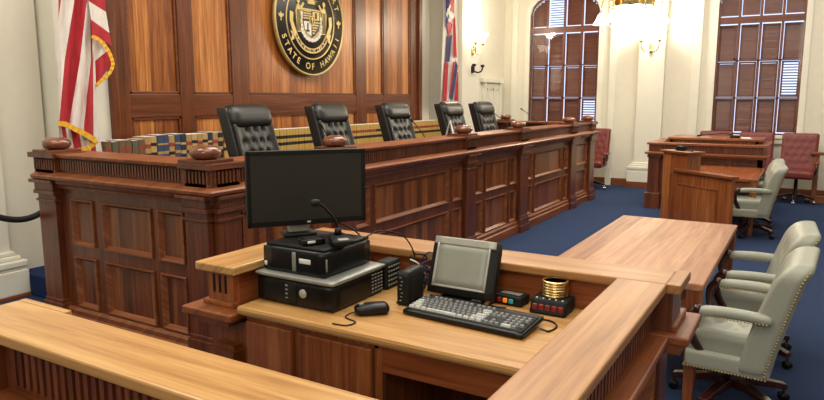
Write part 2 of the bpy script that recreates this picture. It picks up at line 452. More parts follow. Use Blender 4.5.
# ================================================================== JOINERY HELPERS
def panel_mesh(fn, s0, s1, z0, z1, w=.035, oo=.014, oi=-.018, back=-.03):
    """framed field: sloping moulding (slot 1) round a board (slot 0); fn(s,z,o)->point, o = outward"""
    mb = MB()
    A = [(s0, z0), (s1, z0), (s1, z1), (s0, z1)]; wm = w*.3
    Mi = [(s0+wm, z0+wm), (s1-wm, z0+wm), (s1-wm, z1-wm), (s0+wm, z1-wm)]
    B = [(s0+w, z0+w), (s1-w, z0+w), (s1-w, z1-w), (s0+w, z1-w)]
    loops = [(A, back), (A, oo), (Mi, oo), (B, oi)]
    vs = [fn(s, z, o) for pts, o in loops for s, z in pts]
    fs = [(l*4+i, l*4+(i+1) % 4, (l+1)*4+(i+1) % 4, (l+1)*4+i) for l in range(3) for i in range(4)]
    mb.add(vs, fs, False, 1); o = 12
    mb.add([fn(s, z, oi) for s, z in B], [(0, 1, 2, 3)], False, 0)
    return mb
def flutes(mb, fn, s0, s1, z0, z1, step, wid, depth, mi=0):
    """row of small upright ribs"""
    n = max(1, int((s1-s0)/step)); st = (s1-s0)/n
    for i in range(n):
        a = s0+st*i+(st-wid)/2; b = a+wid
        vs = [fn(s, z, o) for o in (0, depth) for s, z in ((a, z0), (b, z0), (b, z1), (a, z1))]
        mb.add(vs, [(4, 5, 6, 7), (0, 1, 5, 4), (2, 3, 7, 6), (1, 2, 6, 5), (0, 4, 7, 3)], False, mi)

# ================================================================== JUDGES' BENCH
bench = thing('judges_bench', 'long dark wood panelled judges bench with fluted frieze and wooden dome finials', 'judges bench', (3.0, 3.29, 0))
BX, BY, BX2, BYE = 3.0, 3.29, 11.85, 5.19
path = [(BX, BYE), (BX, BY), (BX2, BY), (BX2, BYE)]
fside = lambda s, z, o: (BX-o, s, z)
ffront = lambda s, z, o: (s, BY-o, z)
MB().sweep([(-.03, 0), (-.03, 1.32), (-.12, 1.32), (-.12, 0)], path).build('carcass', M['dark_z'], bench, True)
# piers
piers_front = [(4.28, 4.52), (6.66, 6.90), (8.29, 8.58), (10.50, 10.78), (11.57, 11.86)]
piers_side = [(3.29, 3.50), (4.96, 5.19)]
def pier(fn, a, b, extra=.0):
    mb = MB()
    def bxs(e, o, z0, z1):
        vs = [fn(s, z, oo) for oo in (-.05, o) for s, z in ((a-e, z0), (b+e, z0), (b+e, z1), (a-e, z1))]
        mb.add(vs, [(4, 5, 6, 7), (0, 1, 5, 4), (2, 3, 7, 6), (1, 2, 6, 5), (0, 4, 7, 3)])
    bxs(0, .05, .0, 1.06); bxs(.025, .085, 0, .10); bxs(.015, .07, .10, .19); bxs(.004, .058, .19, .22)
    bxs(.012, .062, 1.00, 1.02); bxs(.02, .075, 1.06, 1.09); bxs(.008, .07, 1.09, 1.15); bxs(.035, .10, 1.15, 1.175)
    bxs(.008, .05, 1.17, 1.36)
    return mb.build('pier', M['dark_z'], bench, True, .004)
for a, b in piers_front: pier(ffront, a, b)
for a, b in piers_side: pier(fside, a, b)
pier(ffront, 3.0, 3.2)
# rails and stiles of the frames
fm = MB()
def frame_run(fn, a, b, cells):
    def bar(s0, s1, z0, z1, top=0.):
        vs = [fn(s, z, oo) for oo in (-.03, top) for s, z in ((s0, z0), (s1, z0), (s1, z1), (s0, z1))]
        fm.add(vs, [(4, 5, 6, 7), (0, 1, 5, 4), (2, 3, 7, 6), (1, 2, 6, 5), (0, 4, 7, 3)])
    for z0, z1 in ((0, .18), (.585, .675), (1.035, 1.32)): bar(a, b, z0, z1)
    cur = a
    for s0, s1 in cells+[(b, b)]:
        bar(cur, s0, .179, 1.036, -.002); cur = s1
    for s0, s1 in cells:
        for z0, z1 in ((.18, .585), (.675, 1.035)):
            panel_mesh(fn, s0, s1, z0, z1, .034).build('panel', [M['panel'], M['mid_x'] if fn is ffront else M['mid_y']], bench, True)
frame_run(fside, 3.29, 5.0, [(3.57, 3.83), (3.90, 4.45), (4.56, 4.83)])
def three(a, b): return [(a+.05, a+.27), (a+.36, b-.36), (b-.27, b-.05)]
frame_run(ffront, 3.0, 4.3, three(3.2, 4.28))
frame_run(ffront, 4.4, 6.7, three(4.52, 6.66))
frame_run(ffront, 6.8, 8.35, three(6.90, 8.29))
frame_run(ffront, 8.5, 10.6, three(8.58, 10.50))
frame_run(ffront, 10.7, 11.8, [(10.85, 11.50)])
fm.build('panel_frame', M['dark_z'], bench, True)
MB().sweep([(-.05, 0), (.045, 0), (.045, .10), (.03, .115), (.03, .15), (.012, .17), (-.05, .17)], path).build('base_plinth', M['mid_x'], bench, True)
MB().sweep([(-.05, 1.11), (.025, 1.11), (.035, 1.135), (.06, 1.15), (.075, 1.175), (.095, 1.185), (.10, 1.205), (.09, 1.215), (.03, 1.235), (-.05, 1.235)], path).build('cornice', M['mid_x'], bench, True)
fz = MB().sweep([(-.08, 1.23), (.008, 1.23), (.008, 1.36), (-.08, 1.36)], path)
flutes(fz, lambda s, z, o: fside(s, z, o+.008), 3.31, 5.1, 1.25, 1.335, .031, .017, .016)
flutes(fz, lambda s, z, o: ffront(s, z, o+.008), 3.02, 11.83, 1.25, 1.335, .031, .017, .016)
fz.build('fluted_frieze', M['dark_z'], bench, True)
MB().sweep([(-.30, 1.342), (.03, 1.342), (.05, 1.352), (.055, 1.375), (-.30, 1.375)], path).build('counter_top', M['mid_x'], bench, True, .004)
MB().box(3.17, 11.6, 3.43, 4.05, 1.16, 1.20).build('judges_worktop', M['mid_x'], bench, True, .004)
MB().box(3.17, 11.6, 4.03, 4.05, .5, 1.16).build('modesty_panel', M['dark_z'], bench, True)
# pier caps breaking forward, with dome finials on square blocks
caps = []
for a, b in piers_front: caps.append(((a+b)/2, BY+.06, b-a))
caps += [(BX+.05, BY+.10, .24), (BX+.05, 5.05, .24), (11.76, 4.92, .24)]
for i, (x, y, w) in enumerate(caps):
    if i == 5: cb = (BX-.08, BX+.23, BY-.08, BY+.23)
    elif i == 6: cb = (BX-.08, BX+.2, 4.90, 5.24)
    elif i == 7: cb = (11.62, 11.92, 4.78, 5.08)
    else: cb = (x-w/2-.035, x+w/2+.035, BY-.08, BY+.2)
    pc_ = MB().box(cb[0], cb[1], cb[2], cb[3], 1.344, 1.384).box(cb[0]+.03, cb[1]-.03, cb[2]+.03, cb[3]-.03, 1.22, 1.344)
    flutes(pc_, lambda s_, z, o: (cb[0]+.03-o, s_, z), cb[2]+.04, cb[3]-.04, 1.25, 1.335, .031, .017, .012)
    flutes(pc_, lambda s_, z, o: (s_, cb[2]+.03-o, z), cb[0]+.04, cb[1]-.04, 1.25, 1.335, .031, .017, .012)
    pc_.build('pier_cap', M['dark_x'], bench, True, .004)
    bs = MB().lathe([(.045, 1.402), (.088, 1.414), (.105, 1.440), (.102, 1.464), (.082, 1.484), (.047, 1.494), (0, 1.497)], (x, y, 0), 28).build('dome_finial', M['darkwood'], bench, True)
    MB().box(x-.125, x+.125, y-.125, y+.125, 1.384, 1.404).build('square_block', M['dark_x'], bs, True, .003)

# ================================================================== CLERK'S ENCLOSURE
enc = thing('clerk_enclosure', 'waist high wooden railing with flat cap and fluted frieze around the computer desk', 'railing', (1.0, .4, 0))
CZ = 1.20
def caprail(x0, x1, y0, y1, mat): MB().box(x0, x1, y0, y1, CZ-.032, CZ).build('cap_rail', mat, enc, True, .006)
caprail(1.655, 2.225, 1.725, 1.925, M['top_x'] if 'top_x' in M else M['rail_x'])
caprail(2.225, 2.42, .355, 1.925, M['rail_y'])
caprail(1.052, 2.225, .355, .515, M['rail_x'])
caprail(.862, 1.052, .355, 2.00, M['top_y'])
for q, mt in (((2.225, 2.44, .312, .356), 'rail_x'), ((1.050, 1.075, 1.77, 2.0), 'top_y'), ((.84, .864, 1.77, 2.0), 'top_y')): MB().box(*q, CZ-.032, CZ).build('cap_return', M[mt], enc, True, .003)
# friezes below the caps with fine upright flutes on the outer faces
f1 = MB().box(1.72, 2.34, 1.765, 1.885, 1.03, CZ-.03); flutes(f1, lambda s, z, o: (s, 1.885+o, z), 1.9, 2.3, 1.05, 1.15, .031, .017, .012)
f1.build('frieze', M['red_x'], enc, True)
f2 = MB().box(2.265, 2.385, .40, 1.885, 1.03, CZ-.03); flutes(f2, lambda s, z, o: (2.385+o, s, z), .42, 1.86, 1.05, 1.15, .031, .017, .012)
f2.build('frieze', M['red_y'], enc, True)
f3 = MB().box(.90, 2.265, .40, .475, 1.03, CZ-.03); flutes(f3, lambda s, z, o: (s, .40-o, z), 1.0, 2.2, 1.05, 1.15, .031, .017, .012)
f3.build('frieze', M['dark_z'], enc, True)
f4 = MB().box(.90, 1.02, .40, 1.94, 1.03, CZ-.03); flutes(f4, lambda s, z, o: (.90-o, s, z), .42, 1.76, 1.05, 1.15, .031, .017, .012)
f4.build('frieze', M['dark_z'], enc, True)
# ledges
ld = MB()
for q in ((1.625, 1.98, 1.72, 1.975, 1.0, 1.03), (1.72, 2.44, 1.88, 1.955, 1.0, 1.03), (1.66, 1.90, 1.77, 1.94, .965, 1.0)): ld.box(*q)
ld.build('ledge', M['mid_x'], enc, True, .006)
ld = MB()
for q in ((.83, 2.24, .335, .41, 1.005, 1.03), (.86, 2.24, .355, .41, .975, 1.005), (2.20, 2.50, .275, .45, 1.005, 1.035), (2.22, 2.48, .30, .45, .965, 1.005), (2.24, 2.46, .32, .40, 1.035, 1.06)): ld.box(*q)
ld.build('ledge', M['mid_x'], enc, True, .006)
MB().box(.80, .91, .335, 2.02, 1.0, 1.028).box(.83, .91, .36, 1.98, .97, 1.0).build('ledge', M['mid_y'], enc, True, .006)
MB().box(2.37, 2.46, .41, 1.955, 1.0, 1.03).build('ledge', M['mid_y'], enc, True, .006)
# newel of the left rail with its three slots, and the post below
nb = MB().box(1.705, 1.885, 1.785, 1.915, 1.045, CZ-.03); nb.box(1.69, 1.90, 1.772, 1.93, 1.03, 1.048)
nb.build('newel_block', M['red_z'], enc, True, .004)
sl = MB()
for y in (1.82, 1.85, 1.88): sl.rbox((1.704, y, 1.112), (.006, .011, .07), .004, 4)
sl.build('slot', M['blackmatte'], enc, True)
ps = MB().box(1.73, 1.93, 1.74, 1.93, .28, .97)
ps.box(1.675, 1.75, 1.765, 1.885, .28, .865)
ps.box(1.69, 1.74, 1.775, 1.875, .864, .885)
ps.build('post', M['mid_z'], enc, True, .0)
np_ = MB().box(2.22, 2.36, .36, .47, 0, .97).box(2.235, 2.42, .335, .45, 1.03, CZ-.03).box(2.20, 2.38, .345, .48, 0, .14); np_.build('post', M['dark_z'], enc, True, .005)
MB().box(.86, 1.02, 1.80, 1.97, 0, 1.17).build('post', M['dark_z'], enc, True, .005)
# lower panelling of the enclosure
def encpanel(fn, s0, s1, z0=.16, z1=.95):
    panel_mesh(fn, s0, s1, z0, z1, .035).build('panel', [M['panel'], M['mid_x']], enc, True)
lw = MB().box(.92, 2.3, .405, .45, 0, 1.02).box(2.29, 2.385, .405, 1.90, 0, 1.02).box(1.9, 2.3, 1.84, 1.90, 0, 1.02).box(.92, .98, .42, 1.92, 0, 1.02)
lw.build('wainscot', M['dark_z'], enc, True)
for a, b in ((1.05, 1.55), (1.65, 2.15)): encpanel(lambda s, z, o: (s, .405-o-.03, z), a, b)
for a, b in ((.5, .9), (1.0, 1.4), (1.5, 1.85)): encpanel(lambda s, z, o: (2.385+o+.03, s, z), a, b)
for a, b in ((1.95, 2.25),): encpanel(lambda s, z, o: (s, 1.90+o+.03, z), a, b)
for a, b in ((.55, 1.1), (1.2, 1.75)): encpanel(lambda s, z, o: (.92-o-.03, s, z), a, b)
kb = MB().lathe([(.0, 0), (.017, .003), (.021, .014), (.014, .026), (0, .03)], (2.10, .475, 1.105), 14, xf=Matrix.Rotation(R(-90), 4, 'X')); kb.build('round_knob', M['pink'], enc, True)

# built-in desk ----------------------------------------------------------------------------------------
desk = thing('computer_desk', 'honey coloured built-in wooden desk with cabinet doors inside the railing', 'desk', (1.7, 1.1, 0))
DZ = 1.06
MB().box(1.655, 2.262, .478, 1.722, DZ-.034, DZ).build('worktop', M['top_y'], desk, True, .012)
cb = MB().box(1.72, 2.25, 1.135, 1.715, .28, DZ-.034).box(2.20, 2.25, .476, 1.135, .28, DZ-.034).box(1.72, 2.25, .476, .50, .28, DZ-.034)
cb.box(1.70, 1.72, 1.135, 1.715, DZ-.06, DZ-.034); cb.box(1.70, 1.72, 1.12, 1.15, .28, DZ-.034); cb.box(1.70, 1.72, 1.46, 1.485, .28, DZ-.06)
cb.build('carcass', M['red_z'], desk, True)
for y0, y1 in ((1.488, 1.706), (1.155, 1.457)):
    MB().box(1.682, 1.72, y0, y1, .34, 1.0).build('door', M['red_z'], desk, True, .006)
MB().box(1.695, 1.72, .50, 1.12, .925, DZ-.034).build('apron', M['red_y'], desk, True, .004)
dk = MB().box(2.05, 2.07, .5, 1.12, .28, .9); dk.build('back_panel', M['dark_z'], desk, True)

# ================================================================== COUNSEL TABLES
def make_table(name, label, x0, x1, y0, y1, z=.76, mt='table'):
    t = thing(name, label, 'table', ((x0+x1)/2, (y0+y1)/2, 0), 0, 'counsel tables')
    hx, hy = (x1-x0)/2, (y1-y0)/2
    MB().box(-hx, hx, -hy, hy, z-.045, z).build('tabletop', M[mt], t, False, .008)
    ap = MB(); i = .06
    ap.box(-hx+i, hx-i, -hy+i, -hy+i+.025, z-.16, z-.045); ap.box(-hx+i, hx-i, hy-i-.025, hy-i, z-.16, z-.045)
    ap.box(-hx+i, -hx+i+.025, -hy+i, hy-i, z-.16, z-.045); ap.box(hx-i-.025, hx-i, -hy+i, hy-i, z-.16, z-.045)
    ap.build('apron', M['mid_x'], t, False, .003)
    for sx in (-1, 1):
        for sy in (-1, 1):
            cx, cy = sx*(hx-.05), sy*(hy-.05); l = MB()
            l.box(cx-.042, cx+.042, cy-.042, cy+.042, z-.17, z-.045)
            a, b = .038, .027
            vs = [(cx+u*w, cy+v*w, zz) for zz, w in ((0, b), (z-.17, a)) for u, v in ((-1, -1), (1, -1), (1, 1), (-1, 1))]
            l.add(vs, [(0, 3, 2, 1), (4, 5, 6, 7), (0, 1, 5, 4), (1, 2, 6, 5), (2, 3, 7, 6), (3, 0, 4, 7)])
            l.build('leg', M['mid_z'], t, False, .004)
    return t
make_table('counsel_table', 'long bare wooden table beyond the computer desk, nearest the camera', 3.95, 6.02, .435, 1.365)
make_table('counsel_table', 'smaller shiny wooden table behind the lectern with two grey chairs at it', 9.62, 11.20, .50, 1.50, mt='red_x')

# ================================================================== GREY ARMCHAIRS
def dimple(u, v, lu, lv, du, dv):
    """deep-button pattern: staggered grid of dimples"""
    d = 0
    for j in range(-4, 5):
        for i in range(-5, 6):
            cu = (i+(.5 if j % 2 else 0))*du; cv = j*dv
            if abs(cu) > lu or abs(cv) > lv: continue
            d += math.exp(-((u-cu)**2+(v-cv)**2)/(2*(du*.17)**2))
    return min(1.2, d)
def star_base(t, mat, r=.31, hub=.40, n=5, caster_mat=None, a0=.3):
    b = MB()
    b.lathe([(.045, .10), (.05, .16), (.032, .19), (.028, hub), (.06, hub+.01), (.06, hub+.03)], (0, 0, 0), 14)
    b.build('pedestal', M['blackmetal'], t)
    for k in range(n):
        a = a0+2*PI*k/n; d = Vector((math.cos(a), math.sin(a), 0)); p = Vector((-d.y, d.x, 0)); l = MB()
        prof = [(.03, .11, .055, .03), (.12, .115, .045, .028), (r*.7, .095, .04, .026), (r, .075, .035, .026)]
        vs = []
        for rr, z, h, w in prof:
            for sw, sz in ((-1, -1), (1, -1), (1, 1), (-1, 1)): vs.append(d*rr+p*w*sw+Vector((0, 0, z+h/2*sz+.02)))
        fs = [(i*4+k2, i*4+(k2+1) % 4, (i+1)*4+(k2+1) % 4, (i+1)*4+k2) for i in range(3) for k2 in range(4)]+[(0, 1, 2, 3), (12, 15, 14, 13)]
        l.add(vs, fs)
        lo = l.build('base_leg', mat, t, False, .004)
        c = MB(); rot = Matrix.Rotation(a, 4, 'Z') @ Matrix.Rotation(R(90), 4, 'X')
        for s in (-1, 1): c.lathe([(.0, -.011), (.022, -.011), (.028, -.006), (.028, .006), (.022, .011), (0, .011)], d*(r-.005)+p*.014*s+Vector((0, 0, .0285)), 14, xf=rot)
        c.tube([d*(r-.005)+Vector((0, 0, .03)), d*(r-.005)+Vector((0, 0, .082))], .008, 8)
        c.build('caster', caster_mat or M['blackmetal'], lo)
def make_grey_chair():
    t = thing('armchair', None, 'armchair')
    W = .60
    # seat: tufted top
    def fseat(p):
        z = p.z
        if z > 0: z += .022*(1-(p.x/.31)**2)*(1-(p.y/.24)**2) - .026*dimple(p.x, p.y, .22, .16, .16, .085)
        return (p.x, p.y, z)
    MB().rbox((0, .01, .425), (W-.06, .46, .15), .05, 26, fseat).build('seat', M['greyleather'], t)
    # upholstered apron round the seat
    MB().rbox((0, .0, .335), (W+.02, .44, .11), .025, 8).build('seat_skirt', M['greyleather'], t)
    # back, leaning, curled over at the top, buttoned
    def fback(p):
        x, y, z = p
        k = (z+.33)/.66
        y2 = y - .01 - .14*k - .03*k*k
        if k > .82: y2 -= .03*((k-.82)/.18)**2
        if y > 0 and k < .92:
            y2 += .016*math.sin(min(1, k)*PI) - .024*dimple(x, z-.04, .2, .22, .15, .12)
        wing = max(0, (abs(x)-.22)/.09)
        y2 += .05*wing*wing*(1-k*.5) if y > 0 else 0
        x *= (1.0+.03*k-.10*max(0, (k-.85)/.15)**2)
        return (x, y2, z)
    bk = MB().rbox((0, -.135, .615), (W+.04, .13, .66), .055, 26, fback).build('backrest', M['greyleather'], t)
    # nail-head trim along the outside edge of the back, and round the skirt
    for s in (-1, 1):
        nl = MB()
        for i in range(34):
            k = .05+.90*i/33; p = fback(Vector((s*(W/2+.02), -.055, -.33+.66*k)))
            nl.rbox((p[0]*1.003+s*.003, p[1]-.135+.012, p[2]+.615), (.010, .011, .011), .005, 3)
        nl.build('nail_trim', M['nail'], bk)
        nl = MB()
        for i in range(26): nl.rbox((s*(W/2+.010), -.20+.41*i/25, .290), (.009, .011, .011), .005, 3)
        nl.build('nail_trim', M['nail'], t)
    nl = MB()
    for i in range(30): nl.rbox((-W/2+W*i/29, .220, .290), (.011, .009, .011), .005, 3)
    nl.build('nail_trim', M['nail'], t)
    for s in (-1, 1):
        x = s*(W/2+.025)
        arm = MB().rbox((x, -.03, .640), (.070, .37, .060), .028, 10, lambda p: (p.x, p.y, p.z+.02*math.cos(p.y*6)-.02)).build('arm_pad', M['greyleather'], t)
        for e in (-1, 1):
            nn = MB()
            for i in range(20): nn.rbox((x+e*.035, -.19+.33*i/19, .614), (.008, .010, .010), .004, 3)
            nn.build('nail_trim', M['nail'], arm)
        sup = MB().tube(bez((x, .155, .635), (x, .235, .59), (x*.97, .20, .47), (x*.78, .13, .36), 12), [.03, .031, .03, .029, .027, .026, .025, .025, .024, .024, .024, .024, .024], 10)
        sup.rbox((x, .160, .640), (.066, .045, .05), .02, 6)
        sup.build('arm_support', M['darkchair'], t)
    star_base(t, M['darkchair'], .33, .28)
    return t
M['darkchair'] = plain('dark stained wood', (58, 26, 18), .25, var=.15, coat=.3)
gc = make_grey_chair()
gc.location = (4.20, .275, 0); gc.rotation_euler = (0, 0, R(-3)); gc['label'] = 'grey leather armchair with nail trim at the near end of the long table'; gc['group'] = 'grey armchairs at the tables'
dup(gc, (5.11, .265, 0), R(3), 'grey leather armchair at the long table, partly behind the nearer chair', 'grey armchairs at the tables')
dup(gc, (9.72, .57, 0), R(6), 'grey armchair at the far shiny table, the one closer to the camera', 'grey armchairs at the tables')
dup(gc, (10.55, .62, 0), R(4), 'grey armchair at the far shiny table, furthest back and mostly hidden', 'grey armchairs at the tables')

# ================================================================== JUDGES' BLACK LEATHER CHAIRS
def make_judge_chair():
    t = thing('judge_chair', None, 'office chair')
    def lean(y, z): return y-.34*max(0, z-.55)       # local: chair faces +Y
    def fb(p):
        x, y, z = p
        d = 0
        if y > 0: d = .03*math.cos(x/.33*PI/2) - .034*dimple(x, z+.02, .24, .26, .125, .11) + .05*max(0, (abs(x)-.2)/.1)**2
        zz = z+.78
        return (x, lean(y+d, zz), z)
    MB().rbox((0, -.20, .78), (.62, .13, .60), .05, 30, fb).build('backrest', M['blackleather'], t)
    def fh(p):
        zz = p.z+1.10
        return (p.x, lean(p.y, zz), p.z)
    MB().rbox((0, -.165, 1.125), (.66, .20, .235), .10, 16, fh).build('headrest', M['blackleather'], t)
    # narrow side wings tying the headrest to the back
    for s in (-1, 1):
        MB().rbox((s*.315, -.215, .96), (.045, .15, .50), .02, 10, lambda p: (p.x, lean(p.y, p.z+.96), p.z)).build('side_wing', M['blackleather'], t)
    MB().rbox((0, .05, .46), (.58, .56, .15), .06, 20, lambda p: (p.x, p.y, p.z+(.02-.02*dimple(p.x, p.y, .2, .2, .14, .12) if p.z > 0 else 0))).build('seat', M['blackleather'], t)
    for s in (-1, 1):
        a = MB().rbox((s*.345, .02, .66), (.08, .40, .06), .028, 8); a.tube([(s*.345, .17, .64), (s*.335, .2, .5), (s*.28, .15, .40)], .022, 8); a.tube([(s*.345, -.13, .64), (s*.335, -.16, .5), (s*.28, -.1, .40)], .022, 8)
        a.build('arm', M['blackleather'], t)
    star_base(t, M['blackmetal'], .32, .36)
    return t
jc = make_judge_chair()
jp = [(4.92, 4.50, 2, ''), (6.23, 4.50, 0, ''), (7.67, 4.50, -1, ''), (9.30, 4.50, -2, ''), (10.50, 4.50, -3, '')]
jl = ['black tufted leather judge chair nearest the camera, above the big monitor',
      'black tufted leather judge chair, second from the left behind the bench',
      'black tufted leather judge chair in the middle of the row of five',
      'black tufted leather judge chair, fourth in the row, with the white card before it',
      'black tufted leather judge chair at the far end of the row, before the white door']
for (x, y, rz, _), lb in zip(jp, jl):
    if lb is jl[0]: o = jc; o.location = (x, y, .5); o.rotation_euler = (0, 0, PI+R(rz)); o.scale = (.9, .9, 1); o['label'] = lb; o['group'] = 'judge chairs behind the bench'
    else: dup(jc, (x, y, .5), PI+R(rz), lb, 'judge chairs behind the bench')

# ================================================================== LAW BOOKS along the foot of the panelled wall
bc = thing('low_bookcase', 'low dark wooden bookcase carrying the long row of law books behind the judge chairs', 'bookcase', (7.3, 5.8, .5))
mb = MB(); mb.box(3.80, 10.75, 5.62, 5.97, 1.10, 1.13); mb.build('shelf_top', M['dark_x'], bc, True, .003)
mb = MB(); mb.box(3.80, 10.75, 5.94, 5.97, .5, 1.10); mb.build('back_board', M['dark_x'], bc, True)
for x in (3.80, 5.5, 7.2, 8.9, 10.72): MB().box(x, x+.03, 5.62, 5.94, .5, 1.10).build('upright', M['dark_z'], bc, True)
ORD = ['first', 'second', 'third', 'fourth', 'fifth', 'sixth', 'seventh', 'eighth', 'ninth', 'tenth', 'eleventh', 'twelfth', 'thirteenth', 'fourteenth', 'fifteenth', 'sixteenth', 'seventeenth', 'eighteenth', 'nineteenth', 'twentieth', 'twenty-first', 'twenty-second', 'twenty-third', 'twenty-fourth']
def book_mesh(cover, th, h, d, bands):
    mb = MB()
    # rounded spine faces -Y
    n = 6; pts = []
    for i in range(n+1):
        q = PI*i/n; pts.append((-th/2*math.cos(q), -.008*math.sin(q)))
    pts += [(th/2, d), (-th/2, d)]
    zs = [0.0]; cols = []
    for z0, z1, mi in bands:
        if z0 > zs[-1]: cols.append(0); zs.append(z0)
        cols.append(mi); zs.append(z1)
    cols.append(0); zs.append(1.0)
    for a, b, mi in zip(zs, zs[1:], cols):
        mb.prism(pts, lambda u, v, w: (u, v, w), a*h, b*h, mi)
    mb.box(-th/2+.004, th/2-.004, .004, d-.006, h, h+.0015, 3)
    return mb
book_protos = {}
def book(kind, x, label, group, wide=1.):
    specs = {'brown': ('bk_brown', .265, [(.62, .74, 1)], 'bk_red', 'bk_black'), 'olive': ('bk_olive', .255, [(.55, .70, 1)], 'bk_brown', 'bk_black'),
             'tan': ('bk_tan', .285, [(.30, .42, 2), (.60, .74, 1)], 'bk_red', 'bk_black'), 'blue': ('bk_blue', .295, [(.34, .44, 1), (.66, .72, 1)], 'bk_tan', 'bk_black'),
             'navy': ('bk_navy', .295, [(.3, .42, 1), (.62, .70, 1)], 'bk_paletan', 'bk_black'), 'pale': ('bk_paletan', .285, [(.32, .44, 2), (.66, .78, 2)], 'bk_red', 'bk_black'),
             'dark': ('bk_black', .29, [(.34, .46, 1), (.66, .8, 1)], 'bk_tan', 'bk_black'),
             'yellow': ('bk_yellow', .28, [(.28, .42, 2), (.58, .72, 1)], 'bk_red', 'bk_black'), 'yellowb': ('bk_yellow', .28, [(.28, .42, 2), (.58, .72, 2)], 'bk_red', 'bk_black')}
    if kind not in book_protos:
        c, h, bands, a, b = specs[kind]
        o = book_mesh(c, .056, h, .19, bands).build('law_book', [M[c], M[a], M[b], M['paper']])
        book_protos[kind] = o
    else:
        o = book_protos[kind].copy(); C.objects.link(o)
    o.location = (x, 5.66+random.uniform(-.006, .006), 1.131); o.scale = (wide, 1, 1)
    tag(o, label, 'book', group); return o
seq = ['brown', 'olive', 'brown', 'brown', 'olive', 'brown', 'tan', 'pale', 'blue', 'blue', 'tan', 'blue', 'navy', 'tan', 'pale', 'tan', 'pale', 'navy', 'tan', 'dark']
desc = {'brown': 'brown leather law book', 'olive': 'olive brown law book', 'tan': 'tan law book with red band', 'pale': 'pale tan law book with black bands', 'blue': 'blue law book with tan bands',
        'navy': 'navy law book with pale bands', 'dark': 'black law book with tan bands', 'yellow': 'tan red banded law book', 'yellowb': 'tan black banded law book'}
TENS = {2: ('twenty', 'twentieth'), 3: ('thirty', 'thirtieth'), 4: ('forty', 'fortieth'), 5: ('fifty', 'fiftieth'), 6: ('sixty', 'sixtieth'), 7: ('seventy', 'seventieth'), 8: ('eighty', 'eightieth'), 9: ('ninety', 'ninetieth')}
def ordinal(n):
    if n <= 19: return ORD[n-1]
    if n >= 100: return 'hundredth' if n == 100 else 'hundred and '+ordinal(n-100)
    a, b = TENS[n//10]; return b if n % 10 == 0 else a+'-'+ORD[n % 10-1]
x = 3.92; nb_ = 0
GB = 'law books in the long row behind the judge chairs'
while x < 10.55:
    nb_ += 1
    if nb_ <= len(seq): kd, st_, wd_ = seq[nb_-1], .0735, 1.25
    else: kd, st_, wd_ = ('yellowb' if (int(x*1.3) % 3 == 2) else 'yellow'), .0585, 1.
    book(kd, x, '%s, %s from the left in the row' % (desc[kd], ordinal(nb_)), GB, wd_)
    x += st_
# ================================================================== SEAL ON THE PANELLED WALL
SC = (7.31, 5.98, 2.835)
seal = thing('round_seal', 'large round black and gold seal reading state of hawaii on the panelled wall', 'seal', SC)
toW = Matrix.Rotation(R(90), 4, 'X')                    # disc axis +z -> -y
def flat(pts, d0, d1, mb, mi=0): mb.prism(pts, lambda a, b, d: (a, -d, b), d0, d1, mi)
RS = .73
MB().lathe([(0, 0), (RS, 0), (RS, .035), (0, .035)], (0, 0, 0), 72, xf=toW).build('disc', M['sealblack'], seal)
def ring(r0, r1, d0, d1, name, mat):
    MB().lathe([(r0, d0), (r1, d0), (r1, d1-.006), ((r0+r1)/2, d1), (r0, d1-.006), (r0, d0)], (0, 0, 0), 72, xf=toW).build(name, mat, seal)
ring(RS-.022, RS+.004, .0, .052, 'outer_ring', M['gold']); ring(.497, .517, .03, .048, 'inner_ring', M['gold'])
dg = None
def text_mesh(ch, size, depth=.006):
    cu = bpy.data.curves.new('t', 'FONT'); cu.body = ch; cu.size = size; cu.extrude = depth/2; cu.align_x = 'CENTER'; cu.align_y = 'CENTER'; cu.offset = size*.012
    ob = bpy.data.objects.new('t', cu); C.objects.link(ob); bpy.context.view_layer.update()
    me = bpy.data.meshes.new_from_object(ob.evaluated_get(bpy.context.evaluated_depsgraph_get()))
    C.objects.unlink(ob); bpy.data.objects.remove(ob); return me
def ring_text(mb, s, rad, size, a0, a1, bottom=True):
    n = len(s)
    for i, ch in enumerate(s):
        if ch == ' ': continue
        a = R(a0+(a1-a0)*i/(n-1)); me = text_mesh(ch, size)
        rot = (a+PI/2) if bottom else (a-PI/2)
        mt = Matrix.Translation((rad*math.cos(a), -.040, rad*math.sin(a))) @ Matrix.Rotation(-rot, 4, 'Y') @ Matrix.Rotation(R(90), 4, 'X')
        vs = [mt @ v.co for v in me.vertices]
        mb.add(vs, [list(p.vertices) for p in me.polygons]); bpy.data.meshes.remove(me)
for txt, a0, a1, bt in (('STATE OF HAWAII', 203, 340, True), ('SUPREME COURT', 158, 22, False)):
    for i, c_ in enumerate(txt):
        if c_ == ' ': continue
        a = a0+(a1-a0)*i/(len(txt)-1); mb = MB(); ring_text(mb, c_+' ', .610, .120, a, a, bt); mb.build('letter', M['gold'], seal, recalc=False)
for sx in (-1, 1):
    lf = MB(); cx, cz = sx*.610, .0
    flat([(cx-.008, cz-.045), (cx+.008, cz-.045), (cx+.008, cz+.02), (cx-.008, cz+.02)], .034, .044, lf)
    for k in (-1, 0, 1):
        a = R(90+k*50); ca, sa = math.cos(a), math.sin(a)
        flat([(cx, cz-.01), (cx+.04*ca-.018*sa, cz+.04*sa+.018*ca), (cx+.072*ca, cz+.072*sa), (cx+.04*ca+.018*sa, cz+.04*sa-.018*ca)], .035, .0445+.001*k, lf)
    lf.build('leaf_ornament', M['gold'], seal)
